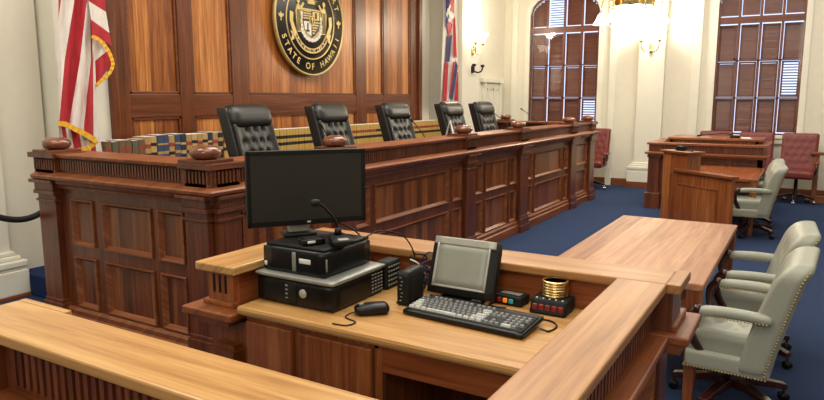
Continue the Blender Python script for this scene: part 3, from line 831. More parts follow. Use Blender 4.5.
# arms: shield, quarters, crest sun rays, wreath and scroll
sh = MB()
shp = [(-.20, .16), (.20, .16), (.205, -.02), (.17, -.13), (.09, -.2), (0, -.245), (-.09, -.2), (-.17, -.13), (-.205, -.02)]
flat(shp, .034, .044, sh, 0); flat([(a*.9, b*.9-.003) for a, b in shp], .040, .047, sh, 1)
for k in range(4): flat([(-.175, .12-.032*k), (-.01, .12-.032*k), (-.01, .136-.032*k), (-.175, .136-.032*k)], .046, .051, sh, 0)
for k in range(5): flat([(.01, -.02-.036*k), (.17-.028*k, -.02-.036*k), (.17-.028*k, -.004-.036*k), (.01, -.004-.036*k)], .046, .051, sh, 0)
flat([(-.17, -.01), (-.012, -.01), (-.012, -.2), (-.09, -.175), (-.15, -.11)], .046, .050, sh, 2)
flat([(-.10, -.03), (-.075, -.03), (-.075, -.13), (-.10, -.13)], .049, .054, sh, 1); flat([(-.13, -.12), (-.05, -.12), (-.06, -.145), (-.12, -.145)], .049, .054, sh, 1)
flat([(.02, .02), (.16, .02), (.16, .13), (.02, .13)], .046, .050, sh, 0); flat([(.07, .035), (.11, .035), (.11, .115), (.07, .115)], .049, .053, sh, 1)
flat([(-.055, .07), (.055, .07), (.055, -.02), (0, -.07), (-.055, -.02)], .05, .058, sh, 0); flat([(-.04, .057), (.04, .057), (.04, -.014), (0, -.05), (-.04, -.014)], .056, .061, sh, 1)
flat([(-.012, .05), (.012, .05), (.025, .02), (.008, .01), (.008, -.03), (-.008, -.03), (-.008, .01), (-.025, .02)], .06, .064, sh, 0)
sh.build('shield', [M['gold'], M['sealblack'], M['sealwhite']], seal)
fo = MB()
for sx in (-1, 1):
    for k in range(9):
        a = R(-95+sx*(8+k*13)); rr = .225; cx, cz = rr*math.cos(a), -.02+rr*math.sin(a)*1.05
        flat([(cx+.034*math.cos(q), cz+.026*math.sin(q)) for q in [2*PI*j/7+k for j in range(7)]], .036, .046+.002*(k % 2), fo)
fo.build('foliage', M['sealwhite'], seal)
for sx in (-1, 1):                                      # two standing supporters, simplified draped figures
    sp = MB()
    body = [(.225, -.16), (.30, -.16), (.315, -.02), (.33, .10), (.30, .19), (.265, .21), (.235, .17), (.22, .05)]
    flat([(sx*a, b) for a, b in body], .036, .048, sp); flat([(sx*.272+.03*math.cos(q), .245+.036*math.sin(q)) for q in [2*PI*j/10 for j in range(10)]], .036, .05, sp)
    flat([(sx*a, b) for a, b in [(.235, .17), (.17, .235), (.15, .215), (.225, .12)]], .037, .05, sp)
    for k in range(4): flat([(sx*(.24+.018*k), -.15), (sx*(.248+.018*k), -.15), (sx*(.25+.018*k), .13), (sx*(.243+.018*k), .13)], .047, .051, sp, 1)
    sp.build('supporter', [M['gold'], M['sealblack']], seal)
cr = MB()
for k in range(11):
    a = R(20+14*k); flat([(.07*math.cos(a-.07), .23+.07*math.sin(a-.07)), (.16*math.cos(a), .23+.16*math.sin(a)), (.07*math.cos(a+.07), .23+.07*math.sin(a+.07))], .036, .045, cr)
flat([(.075*math.cos(R(q)), .225+.075*math.sin(R(q))) for q in range(0, 181, 15)], .036, .048, cr)
cr.build('sun_crest', M['gold'], seal)
rb = MB(); RRi, RRo = .335, .40
for i in range(28):
    a, b = R(205+130*i/28), R(205+130*(i+1)/28)
    flat([(RRi*math.cos(a), RRi*math.sin(a)-.03), (RRi*math.cos(b), RRi*math.sin(b)-.03), (RRo*math.cos(b), RRo*math.sin(b)-.03), (RRo*math.cos(a), RRo*math.sin(a)-.03)], .035, .045, rb)
for sx in (-1, 1):
    flat([(sx*.30, -.20), (sx*.37, -.23), (sx*.45, -.02), (sx*.44, .10), (sx*.375, .08), (sx*.385, -.03)], .037, .049, rb)
    flat([(sx*.36, -.26), (sx*.43, -.29), (sx*.40, -.21), (sx*.44, -.15), (sx*.37, -.17)], .036, .044, rb)
rb.build('scroll', M['gold'], seal)
mt_ = MB(); ring_text(mt_, 'UA MAU KE EA O KA AINA I KA PONO', .367, .05, 209, 331, True)
for v in mt_.v: v.z -= .03; v.y -= .007
mt_.build('motto', M['sealblack'], seal, recalc=False)

# ================================================================== THINGS ON THE COMPUTER DESK
# lower computer: wide desktop case with silver lid edge
pc = thing('desktop_computer', 'large black desktop computer with silver lid lying on the wooden desk, lower of the two', 'computer', (1.915, 1.535, DZ), 0)
MB().rbox((0.0, 0, .050), (.320, .350, .094), .008, 6).build('case', M['blackplastic'], pc)
MB().rbox((.004, .0, .104), (.338, .362, .018), .009, 10).build('lid', M['lidgrey'], pc)
mb = MB(); mb.rbox((-.160, .012, .052), (.006, .05, .080), .003, 4)
mb.build('front_strip', M['blackmatte'], pc)
MB().lathe([(0, 0), (.016, 0), (.016, .005), (.012, .008), (0, .009)], (-.159, -.045, .055), 20, xf=Matrix.Rotation(R(-90), 4, 'Y')).build('power_button', M['silver'], pc)
mb = MB()
for k in range(4): mb.rbox((-.161, .03, .030+.015*k), (.006, .014, .006), .002, 3)
mb.build('port', M['greyplastic'], pc)
mb = MB()
for r in range(6):
    for c in range(4): mb.rbox((.085+.02*c, -.176, .018+.013*r), (.011, .004, .006), .0015, 2)
mb.build('rear_ports', M['greyplastic'], pc)
# upper computer
pc2 = thing('desktop_computer', 'smaller black desktop computer with white label stacked on the silver lid', 'computer', (1.920, 1.553, DZ+.1135), 0)
MB().rbox((0, 0, .046), (.285, .285, .09), .005, 6).build('case', M['blackplastic'], pc2)
MB().rbox((.006, 0, .0955), (.276, .272, .012), .004, 6).build('lid', M['blackmatte'], pc2)
MB().rbox((-.1425, -.005, .046), (.004, .018, .07), .002, 4).build('front_strip', M['greyplastic'], pc2)
MB().rbox((-.1425, -.055, .052), (.003, .052, .018), .001, 3).build('label_sticker', M['whitelabel'], pc2)
MB().rbox((-.1425, .130, .025), (.003, .012, .016), .001, 3).build('small_sticker', M['whitelabel'], pc2)
MB().rbox((-.130, -.1425, .045), (.008, .003, .045), .001, 3).build('side_slot', M['greyplastic'], pc2)
TOPZ = DZ+.1135+.1017
# monitor on the stack
mon = thing('computer_monitor', 'large black switched-off monitor standing on top of the two stacked computers', 'monitor', (1.965, 1.633, TOPZ), R(-36.9))
zb = 1.318-TOPZ; H = .287; W = .462
mb = MB(); mb.rbox((0, .012, zb+H/2), (W, .035, H), .006, 6); mb.rbox((0, .04, zb+H/2), (W*.6, .04, H*.6), .015, 6); mb.build('housing', M['blackmatte'], mon)
bz = MB(); b = .016
for q in ((-W/2, W/2, zb, zb+b+.006), (-W/2, W/2, zb+H-b, zb+H), (-W/2, -W/2+b, zb, zb+H), (W/2-b, W/2, zb, zb+H)): bz.box(q[0], q[1], -.0105, -.004, q[2], q[3])
bz.build('bezel', M['blackplastic'], mon, False, .002)
MB().box(-W/2+b, W/2-b, -.0075, -.004, zb+b, zb+H-b).build('screen', M['screen'], mon)
MB().rbox((0, -.0108, zb+.011), (.014, .002, .008), .001, 3).build('maker_badge', M['silver'], mon)
mb = MB(); mb.rbox((-.03, .040, .062), (.085, .03, .12), .008, 6); mb.build('neck', M['silver'], mon); mb = MB(); mb.rbox((-.035, .03, .006), (.13, .10, .011), .005, 6); mb.build('stand', M['blackmatte'], mon)
# small black box beside the stand and the desk microphone
bx = thing('card_reader', 'small flat black box with a pale label in front of the monitor stand', 'box', (1.845, 1.520, TOPZ), R(-30))
MB().rbox((0, 0, .012), (.085, .06, .023), .005, 6).build('housing', M['blackplastic'], bx); MB().rbox((-.012, -.0305, .013), (.03, .002, .010), .001, 3).build('label_sticker', M['whitelabel'], bx)
MB().rbox((.0, 0, .0245), (.07, .045, .003), .001, 4).build('top_plate', M['blackmatte'], bx)
mic = thing('desk_microphone', 'black gooseneck microphone with wedge base on the stacked computers, before the monitor', 'microphone', (1.900, 1.432, TOPZ), R(-35))
MB().rbox((0, .0, .014), (.075, .105, .027), .01, 8, lambda p: (p.x*(1-.15*(p.y/.05)), p.y, p.z*(1+.5*(p.y/.05)) if p.z > 0 else p.z)).build('base', M['blackmatte'], mic)
MB().rbox((-.0, -.030, .021), (.04, .03, .008), .003, 4).build('talk_button', M['silver'], mic)
MB().tube([(0, .025, .03), (0, .025, .055)], [.016, .011], 12).build('neck_socket', M['blackplastic'], mic)
MB().tube(smooth_path([(0, .025, .045), (-.012, .020, .085), (-.055, -.005, .135), (-.085, -.018, .158)], 6), .0045, 8).build('gooseneck', M['blackmetal'], mic)
MB().rbox((-.097, -.024, .160), (.036, .026, .026), .012, 8).build('mic_head', M['blackmatte'], mic)
# modem / router
ro = thing('modem_router', 'black upright router with small port marks between the mouse and the touch screen', 'router', (2.025, 1.208, DZ), R(4))
MB().rbox((0, 0, .062), (.130, .048, .124), .006, 6).build('housing', M['blackmatte'], ro)
mb = MB()
for k in range(7): mb.rbox((-.066, .008-.003*(k % 3), .02+.014*k), (.003, .008, .004), .001, 2)
mb.build('indicator_lights', M['greyplastic'], ro); MB().rbox((.0, 0, .122), (.11, .03, .006), .002, 3).build('top_vent', M['blackplastic'], ro)
MB().rbox((0, 0, .004), (.10, .07, .008), .003, 4).build('foot', M['blackplastic'], ro)
# second black box with patterned side behind the computers
sw = thing('network_switch', 'black box with rows of pale port marks behind the lower computer', 'network box', (2.145, 1.385, DZ), 0)
MB().rbox((0, 0, .055), (.10, .055, .11), .005, 6).build('housing', M['blackmatte'], sw)
mb = MB()
for r in range(5):
    for c in range(5): mb.rbox((-.034+.017*c, -.029, .018+.018*r), (.010, .003, .008), .001, 2)
mb.build('port_marks', M['greyplastic'], sw)
# touch screen terminal
ts = thing('touch_screen_terminal', 'grey touch screen with silver bezel tilted back behind the keyboard', 'touch screen', (2.12, 1.052, DZ), R(-90))
ts.scale = (.965, .965, .965)
tilt = Matrix.Translation((0, -.022, .024)) @ Matrix.Rotation(R(-19), 4, 'X')
def tb(mb, x0, x1, y0, y1, z0, z1, r=.006): mb.rbox(((x0+x1)/2, (y0+y1)/2, (z0+z1)/2), (x1-x0, y1-y0, z1-z0), r, 6, xf=tilt); return mb
tb(MB(), -.14, .14, .002, .038, 0, .222, .008).build('housing', M['blackmatte'], ts)
bz = MB()
for q in ((-.132, .126, .192, .221), (-.119, .106, .027, .035), (-.119, -.109, .027, .2), (.098, .106, .027, .2)): tb(bz, q[0], q[1], -.003, .006, q[2], q[3], .002)
bz.build('bezel', M['silver'], ts)
tb(MB(), -.112, .101, -.001, .006, .032, .195, .001).build('screen', M['greyscreen'], ts)
mb = MB(); mb.rbox((0, .03, .008), (.16, .13, .016), .006, 6); mb.rbox((0, .045, .05), (.09, .04, .09), .015, 6); mb.rbox((.075, -.0, .012), (.05, .05, .022), .01, 6); mb.build('stand', M['blackplastic'], ts)
# keyboard
kb = thing('keyboard', 'black full size computer keyboard with keys catching the light at the front of the desk', 'keyboard', (1.955, .925, DZ), R(-93.5))
slope = lambda p: (p.x, p.y, p.z+max(0, (p.y+.09)*.085))
MB().rbox((0, -.004, .010), (.452, .172, .020), .008, 16, slope).build('case', M['blackplastic'], kb)
MB().rbox((0, -.012, .019), (.436, .135, .006), .002, 10, slope).build('key_well', M['blackmatte'], kb)
kproto = {}
def key(cx, cy, w, mat, h=.0150):
    cy -= .018
    k = (w, mat)
    u = .019
    if k not in kproto:
        mb = MB(); bw, tw = w*u/2-.0012, w*u/2-.0040
        vs = [(-bw, -h/2-.0, 0), (bw, -h/2, 0), (bw, h/2, 0), (-bw, h/2, 0), (-tw, -h/2+.003, .0085), (tw, -h/2+.003, .0085), (tw, h/2-.0015, .0085), (-tw, h/2-.0015, .0085)]
        mb.add(vs, [(0, 3, 2, 1), (4, 5, 6, 7), (0, 1, 5, 4), (1, 2, 6, 5), (2, 3, 7, 6), (3, 0, 4, 7)])
        o = mb.build('key', M[mat], kb, False, .0012); kproto[k] = o
    else:
        o = kproto[k].copy(); C.objects.link(o)
    o.location = (cx, cy, .0215+(cy+.09)*.085)
U = .019; xl = -.2145
def krow(y, widths, x0=xl, mats=None):
    x = x0
    for i, w in enumerate(widths):
        if w > 0: key(x+w*U/2, y, w, (mats[i] if mats else ('keysheen' if w >= 1.2 else 'keytop')))
        x += abs(w)*U
krow(.060, [1, -1, 1, 1, 1, 1, -.5, 1, 1, 1, 1, -.5, 1, 1, 1, 1])
krow(.032, [1]*13+[2]); krow(.013, [1.5]+[1]*12+[1.5]); krow(-.006, [1.75]+[1]*11+[2.25]); krow(-.025, [2.25]+[1]*10+[2.75])
krow(-.044, [1.25, 1.25, 1.25, 6.25, 1.25, 1.25, 1.25, 1.25])
xn = xl+15.25*U
for y in (.032, .013): krow(y, [1, 1, 1], xn)
krow(-.025, [-1, 1], xn); krow(-.044, [1, 1, 1], xn)
xp = xl+18.5*U
krow(.032, [1, 1, 1, 1], xp); krow(.013, [1, 1, 1, 1], xp); krow(-.006, [1, 1, 1], xp); krow(-.025, [1, 1, 1, 1], xp); krow(-.044, [2, 1], xp)
# mouse
ms = thing('computer_mouse', 'black computer mouse on the desk beside the lower computer', 'mouse', (1.832, 1.250, DZ), R(42))
ms.scale = (1.1, 1.1, 1.1)
MB().rbox((0, 0, .018), (.060, .110, .036), .018, 12, lambda p: (p.x*(1-.12*max(0, p.y/.055)), p.y, p.z*(1-.35*max(0, p.y/.055)) if p.z > 0 else p.z)).build('shell', M['blackplastic'], ms)
MB().lathe([(.004, -.003), (.009, -.002), (.009, .002), (.004, .003)], (0, .032, .029), 12, xf=Matrix.Rotation(R(90), 4, 'Y')).build('wheel', M['greyplastic'], ms)
MB().tube(smooth_path([(.0, .052, .010), (.0, .075, .003), (-.03, .085, .003), (-.075, .06, .003), (-.10, .09, .003), (-.075, .13, .003)], 6), .0022, 6).build('cable', M['blackplastic'], ms)
# button box with five red buttons, carrying the stack of brass rings
bb = thing('button_box', 'black control box with a row of five red buttons under the brass rings', 'control box', (2.185, .722, DZ), R(-90))
MB().rbox((0, 0, .026), (.128, .105, .050), .004, 6, lambda p: (p.x, p.y+(.012*(p.z/.025) if p.y < 0 else 0), p.z)).build('housing', M['blackmatte'], bb)
for k in range(5):
    MB().rbox((-.046+.023*k, -.053, .024), (.017, .012, .020), .003, 5).build('button', M['redled'], bb)
mb = MB()
for k in range(5): mb.rbox((-.046+.023*k, -.035, .0515), (.006, .006, .003), .001, 3)
mb.build('indicator_lights', M['whitelabel'], bb)
rg = thing('brass_ring_stack', 'stack of shiny brass rings standing on the black button box', 'brass rings', (2.205, .722, DZ+.0505), 0)
for k in range(6):
    z = .0055+.0096*k; q = []
    MB().lathe([(.042+.0050*math.cos(a), z+.0046*math.sin(a)) for a in [2*PI*j/10 for j in range(11)]], (random.uniform(-.001, .001), random.uniform(-.001, .001), 0), 36).build('ring', M['brass'], rg)
# little box with red, orange and teal buttons
tl = thing('button_box', 'small black box with red, orange and teal buttons beside the touch screen', 'control box', (2.195, .882, DZ), R(-96))
MB().rbox((0, 0, .018), (.115, .07, .036), .004, 6).build('housing', M['blackmatte'], tl)
for k, mt in enumerate(('redled', 'orangeled', 'tealled')):
    MB().rbox((-.030+.024*k, -.036, .018), (.017, .008, .017), .003, 5).build('button', M[mt], tl)
MB().rbox((0, .005, .0365), (.08, .03, .002), .001, 3).build('label_sticker', M['greyplastic'], tl)
MB().tube(smooth_path([(-.02, .03, .004), (-.05, -.055, .004), (-.035, -.085, .004), (.02, -.075, .004)], 6), .0035, 6).build('cable', M['blackplastic'], tl)
# loose cables
def cable(name, label, pts, r, mat):
    P = smooth_path(pts, 8); o = MB().tube([Vector(p)-Vector(pts[0]) for p in P], r, 7).build(name, mat); o.location = pts[0]; tag(o, label, 'cable'); return o
cable('cable', 'black cable curling from the control box to the right of the keyboard', [(2.10, .86, DZ+.004), (2.05, .79, DZ+.0035), (2.07, .70, DZ+.0035), (2.03, .655, DZ+.0035), (1.97, .66, DZ+.0035), (1.955, .688, DZ+.012)], .0032, M['blackplastic'])
cable('cable', 'thin black cable looping over the wooden rail behind the stacked computers', [(2.00, 1.40, TOPZ+.004), (2.08, 1.38, TOPZ+.02), (2.18, 1.34, TOPZ-.01), (2.215, 1.31, 1.20), (2.20, 1.29, 1.12), (2.17, 1.27, DZ+.004)], .0028, M['blackplastic'])
cable('cable', 'pale grey cable end sticking up behind the black router', [(2.19, 1.24, DZ+.02), (2.19, 1.245, 1.13), (2.17, 1.262, 1.165), (2.15, 1.285, 1.182)], .0035, M['whitelabel'])
cable('cable', 'black power cable hanging behind the monitor down to the desk', [(2.03, 1.62, TOPZ+.06), (2.10, 1.52, TOPZ+.01), (2.14, 1.47, 1.2), (2.17, 1.42, DZ+.005), (2.2, 1.3, DZ+.005)], .003, M['blackplastic'])
tg = MB()
for k in range(11):
    c = Vector((2.165, 1.245+random.uniform(-.07, .04), DZ+.07+random.uniform(-.035, .05))); r = random.uniform(.025, .05); ph = random.random()*6
    tx = random.uniform(-.6, .6)
    pts = [c+Vector((.016*math.sin(2*a+ph), r*math.cos(a), max(-c.z+DZ+.004, r*.8*math.sin(a+tx)))) for a in [2*PI*j/22+ph for j in range(21)]]
    tg.tube(pts, .0032, 6, mi=k % 2)
o = tg.build('cable_tangle', [M['bluecable'], M['blackplastic']]); tag(o, 'tangle of dark blue and black cables heaped behind the router', 'cables', kind='stuff')

# ================================================================== ON THE BENCH: card and gooseneck microphones
cd = thing('tent_card', 'folded white card standing on the bench in front of the fourth judge chair', 'card', (6.86, 3.56, 1.376), R(20))
mb = MB()
for s in (-1, 1): mb.add([(-.07, s*.045, 0), (.07, s*.045, 0), (.025, s*.004, .165), (-.045, s*.004, .165), (-.07, s*.043, 0), (.07, s*.043, 0), (.025, s*.002, .165), (-.045, s*.002, .165)], [(0, 1, 2, 3), (4, 7, 6, 5), (0, 4, 5, 1), (2, 6, 7, 3), (1, 5, 6, 2), (0, 3, 7, 4)])
mb.build('folded_sheet', M['paper'], cd)
def bench_mic(x, y, z, dx, dy, h, label):
    t = thing('gooseneck_microphone', label, 'microphone', (x, y, z), 0, 'gooseneck microphones on the bench')
    MB().lathe([(0, 0), (.05, 0), (.05, .012), (.02, .025), (.012, .03), (0, .03)], (0, 0, 0), 18).build('base', M['blackmatte'], t)
    MB().tube(bez((0, 0, .02), (0, 0, h*.45), (dx*.5, dy*.5, h*.72), (dx, dy, h), 12), .0048, 8).build('gooseneck', M['blackmetal'], t)
    d = Vector((dx, dy, h*.5)).normalized()
    MB().tube([Vector((dx, dy, h)), Vector((dx, dy, h))+d*.03, Vector((dx, dy, h))+d*.07], [.007, .012, .008], 10).build('mic_head', M['blackmatte'], t)
bench_mic(4.78, 3.62, 1.20, -.16, .03, .34, 'thin black gooseneck microphone in front of the second judge chair')
bench_mic(6.45, 3.62, 1.20, -.27, .03, .34, 'thin black gooseneck microphone in front of the middle judge chair')
bench_mic(8.95, 3.62, 1.20, -.60, .05, .40, 'thin black gooseneck microphone in front of the rightmost judge chair')
bench_mic(10.10, 3.60, 1.20, -.80, .03, .43, 'thin black gooseneck microphone furthest right on the bench, against the arched window')

# ================================================================== LECTERN
lec = thing('lectern', 'angled wooden lectern with tall left side and wide panelled front beyond the long table', 'lectern', (8.96, 1.07, 0), R(-129.7))
# local: x along the image-right direction, -y away from the front
def lbox(mb, *q): mb.box(*q)
mb = MB(); mb.box(-.50, .50, -.05, .0, .0, .85); mb.box(-.58, -.50, -.045, .0, .0, .83); mb.build('low_front', M['red_z'], lec, False, .004)
flo = lambda s, z, o: (s, -.05-o, z)
panel_mesh(flo, -.40, .30, .10, .70, .03, .016, .006, 0).build('front_panel', [M['red_z'], M['red_z']], lec)
MB().box(-.46, .53, -.085, .03, .85, .885).build('ledge', M['mid_x'], lec, False, .004)
mb = MB(); mb.box(-.75, -.30, .0, .22, .02, 1.08); mb.build('tall_side', M['red_z'], lec, False, .004)
mb = MB(); mb.box(-.79, -.26, -.03, .25, 1.08, 1.11); mb.build('tall_top', M['mid_x'], lec, False, .005)
mb = MB(); mb.rbox((-.56, .12, 1.14), (.12, .09, .06), .01, 6); mb.tube(smooth_path([(-.50, .12, 1.12), (-.42, .14, 1.125), (-.34, .11, 1.12)], 6), .010, 6); mb.build('lectern_mic', M['blackmatte'], lec)  # low black microphone and its base on the tall top
hd = MB().tube([(-.745, .10, .98), (-.79, .10, .985), (-.79, .16, 1.02), (-.745, .17, 1.02)], .009, 8); hd.build('handle', M['silver'], lec)
for sy in (.18, .04): MB().lathe([(0, -.012), (.03, -.012), (.034, 0), (.03, .012), (0, .012)], (-.73, sy, .0345), 14, xf=Matrix.Rotation(R(90), 4, 'X')).build('caster', M['blackmetal'], lec)

# ================================================================== FAR PANELLED RAIL with its desk
fr = thing('far_enclosure', 'dark wood panelled desk railing in front of the far wall behind the lectern', 'railing', (11.4, 1.4, 0))
mb = MB(); mb.box(11.38, 11.46, .55, 2.1, 0, 1.05); mb.box(11.38, 12.6, .55, .62, 0, 1.05); mb.box(11.38, 12.6, 2.03, 2.10, 0, 1.05); mb.build('wainscot', M['dark_z'], fr, True)
mb = MB(); mb.box(11.30, 11.50, .48, 2.24, 1.05, 1.085); mb.box(11.5, 12.6, .48, .66, 1.05, 1.085); mb.box(11.5, 12.6, 2.04, 2.24, 1.05, 1.085); mb.build('cap_rail', M['mid_y'], fr, True, .005)
mb = MB(); mb.box(11.25, 11.5, .46, 2.26, .90, .935); mb.box(11.29, 11.5, .5, 2.22, .87, .90); mb.build('ledge', M['mid_y'], fr, True, .005)
mb = MB(); mb.box(11.34, 11.46, .55, 2.15, .93, 1.05); flutes(mb, lambda s, z, o: (11.34-o, s, z), .6, 2.1, .95, 1.04, .05, .028, .012); mb.build('frieze', M['dark_z'], fr, True)
mb = MB(); mb.box(11.32, 11.5, 2.03, 2.21, 0, 1.05); mb.box(11.29, 11.52, 2.0, 2.235, 0, .26); mb.box(11.30, 11.51, 2.01, 2.225, .84, .90); mb.build('post', M['dark_z'], fr, True, .005)
for a, b in ((.62, 1.0), (1.08, 1.5), (1.58, 1.95)): panel_mesh(lambda s, z, o: (11.38-o-.005, s, z), a, b, .2, .84, .035).build('panel', [M['panel'], M['mid_y']], fr, True)
fd = thing('raised_desk', 'polished wooden desk top rising behind the far railing with a microphone on it', 'desk', (12.1, 1.3, 0))
MB().box(11.65, 12.45, .58, 1.98, 1.125, 1.16).build('tabletop', M['red_y'], fd, True, .004)
mb = MB(); mb.box(11.70, 11.73, .64, 2.02, .0, 1.125); mb.box(11.7, 12.4, .64, .68, 0, 1.125); mb.box(11.7, 12.4, 1.9, 1.95, 0, 1.125); mb.build('front_board', M['red_z'], fd, True)
fm_ = thing('gooseneck_microphone', 'long low black gooseneck microphone on the raised desk before the right window', 'microphone', (11.95, 1.0, 1.16), 0)
MB().rbox((0, 0, .02), (.12, .14, .04), .012, 6).build('base', M['blackmatte'], fm_)
MB().tube(smooth_path([(0, .04, .04), (-.02, .14, .07), (-.03, .3, .055), (-.03, .5, .03)], 6), .009, 8).build('gooseneck', M['blackmetal'], fm_)
MB().tube([(-.03, .5, .03), (-.03, .57, .022)], [.013, .016], 8).build('mic_head', M['blackmatte'], fm_)
pp = thing('paper_stack', 'small white stack of papers on the far raised desk', 'papers', (11.80, .82, 1.16), R(10))
for k in range(4): MB().box(-.10, .10, -.07+.004*k, .07+.004*k, .004*k, .004*k+.0035).build('sheet', M['paper'], pp)

# wooden rail at the right edge of the picture
rr = thing('wooden_rail', 'short wooden handrail on a post cut by the right edge of the photo', 'handrail', (13.35, -.3, 0))
MB().box(13.30, 13.42, -1.9, -.08, .83, .88).build('handrail', M['mid_y'], rr, True, .008)
for ya in (-.22, -1.8): MB().box(13.33, 13.40, ya, ya+.08, 0, .83).build('post', M['mid_z'], rr, True, .004)
MB().box(13.31, 13.42, -1.9, -.13, .0, .12).build('bottom_rail', M['mid_y'], rr, True, .004)

# ================================================================== RED CHAIRS against the far wall
def make_red_chair():
    t = thing('red_chair', None, 'chair')
    def fb(p):
        k = (p.z+.33)/.66; y = p.y-.13*k
        if p.y > 0: y += .012-.012*dimple(p.x, p.z-.05, .22, .24, .12, .12)
        return (p.x*(1+.03*k), y, p.z)
    MB().rbox((0, -.20, .86), (.55, .12, .66), .04, 22, fb).build('backrest', M['redleather'], t)
    MB().rbox((0, .04, .50), (.53, .52, .13), .05, 14, lambda p: (p.x, p.y, p.z+(.015 if p.z > 0 else 0)*(1-(p.x/.27)**2))).build('seat', M['redleather'], t)
    for s in (-1, 1):
        a = MB().rbox((s*.29, .0, .70), (.07, .38, .05), .022, 8).build('arm_pad', M['redleather'], t)
        MB().tube(bez((s*.29, .16, .69), (s*.295, .22, .62), (s*.28, .16, .52), (s*.25, .10, .47), 8), .020, 8).build('arm_support', M['darkchair'], t)
    star_base(t, M['darkchair'], .31, .43, caster_mat=M['chrome'])
    return t
rc = make_red_chair(); rc.location = (13.28, 3.68, 0); rc.rotation_euler = (0, 0, R(92)); rc['label'] = 'red leather chair partly hidden by the right end of the judges bench'; rc['group'] = 'red chairs along the far wall'
dup(rc, (13.36, 1.46, 0), R(90), 'red leather chair under the right window, behind the microphone', 'red chairs along the far wall')
dup(rc, (13.36, .78, 0), R(90), 'red leather chair under the right window, middle of the three there', 'red chairs along the far wall')
dup(rc, (13.20, .10, 0), R(88), 'red leather chair fully in view right of the far table, seat and casters showing', 'red chairs along the far wall')

# ================================================================== LAMPS
def shade_prof(r0, r1, h): return [(r0, 0), (r0*1.05, h*.2), (r0+(r1-r0)*.45, h*.55), (r1, h), (r1-.006, h), (r0+(r1-r0)*.45-.006, h*.55), (r0*.8, h*.1)]
def sconce(loc, rz, label, watts):
    t = thing('wall_sconce', label, 'wall lamp', loc, rz, 'wall sconces')    # local -y leaves the wall
    MB().rbox((0, -.015, 0), (.11, .03, .22), .014, 6, lambda p: (p.x*(1-.4*abs(p.z)/.11), p.y, p.z)).build('back_plate', M['brass'], t)
    for s in (-1, 1):
        a = MB().tube(bez((0, -.03, -.04), (s*.05, -.10, -.12), (s*.17, -.15, -.10), (s*.17, -.15, .10), 12), .011, 8)
        a.lathe([(.0, .10), (.03, .10), (.036, .13), (.03, .15), (0, .15)], (s*.17, -.15, 0), 14)
        a.build('arm', M['brass'], t)
        MB().lathe(shade_prof(.04, .12, .17), (s*.17, -.15, .15), 20).build('lamp_shade', M['glassshade'], t)
        MB().lathe([(0, 0), (.03, .02), (.035, .05), (.02, .08), (0, .085)], (s*.17, -.15, .18), 12).build('bulb', M['bulb'], t)
    p = bpy.data.lights.new('sconce light', 'POINT'); p.energy = watts; p.color = (1., .88, .70); p.shadow_soft_size = .14
    lo = bpy.data.objects.new('sconce_light', p); C.objects.link(lo); lo.location = Vector(loc)+Matrix.Rotation(rz, 3, 'Z') @ Vector((0, -.30, .62))
SCW = 90
sconce((12.15, YD-.10, 2.74), 0, 'brass wall sconce with glowing shades right of the narrow flag', SCW*.6)
sconce((XF-.12, 2.76, 2.78), R(-90), 'brass wall sconce with glowing shades on the pilaster between the windows', SCW)
wb = thing('wall_bracket', 'dark scrolled metal bracket on the wall below the sconce by the narrow flag', 'wall bracket', (12.15, YD-.10, 2.36), 0)
MB().rbox((0, -.012, 0), (.09, .024, .14), .01, 6).build('back_plate', M['blackmetal'], wb)
for sx in (-1, 1):
    b = MB().tube(bez((0, -.03, -.02), (sx*.08, -.10, -.10), (sx*.22, -.14, -.04), (sx*.20, -.14, .06), 12), .016, 8); b.lathe([(0, 0), (.035, .0), (.045, .03), (.03, .05), (0, .05)], (sx*.20, -.14, .05), 12)
    b.build('arm', M['blackmetal'], wb)
ch = thing('chandelier', 'brass ceiling lamp with glowing white glass shades hanging before the arched window', 'chandelier', (11.0, 2.52, 0), 0)
MB().lathe([(0, 2.90), (.10, 2.905), (.22, 2.95), (.30, 3.05), (.325, 3.16), (.325, 3.22), (.315, 3.22), (.29, 3.06), (.2, 2.97), (0, 2.92)], (0, 0, 0), 36).build('glass_bowl', M['glassshade'], ch)
MB().lathe([(.33, 3.20), (.345, 3.22), (.34, 3.27), (.355, 3.30), (.33, 3.33), (.31, 3.30), (.31, 3.22), (.33, 3.20)], (0, 0, 0), 36).build('brass_ring', M['brass'], ch)
MB().lathe([(.02, 3.28), (.02, 4.6), (.09, 5.45), (.12, ZC), (0, ZC)], (0, 0, 0), 14).build('stem', M['brass'], ch)
for k in range(6):
    a = R(98+60*k); d = Vector((math.cos(a), math.sin(a), 0))
    b = MB().tube(bez(d*.02+Vector((0, 0, 3.5)), d*.3+Vector((0, 0, 3.6)), d*.46+Vector((0, 0, 3.45)), d*.46+Vector((0, 0, 3.15)), 10), .012, 8); b.lathe([(0, .0), (.03, .0), (.035, .04), (0, .05)], d*.46+Vector((0, 0, 3.12)), 12)
    b.tube([d*.02+Vector((0, 0, 3.30)), d*.32+Vector((0, 0, 3.28))], .01, 6)
    bo = b.build('arm', M['brass'], ch)
    MB().lathe([(.03, .17), (.05, .14), (.085, .06), (.125, .0), (.118, .0), (.08, .06), (.03, .15)], d*.46+Vector((0, 0, 2.96)), 20).build('bell_shade', M['glassshade'], bo)

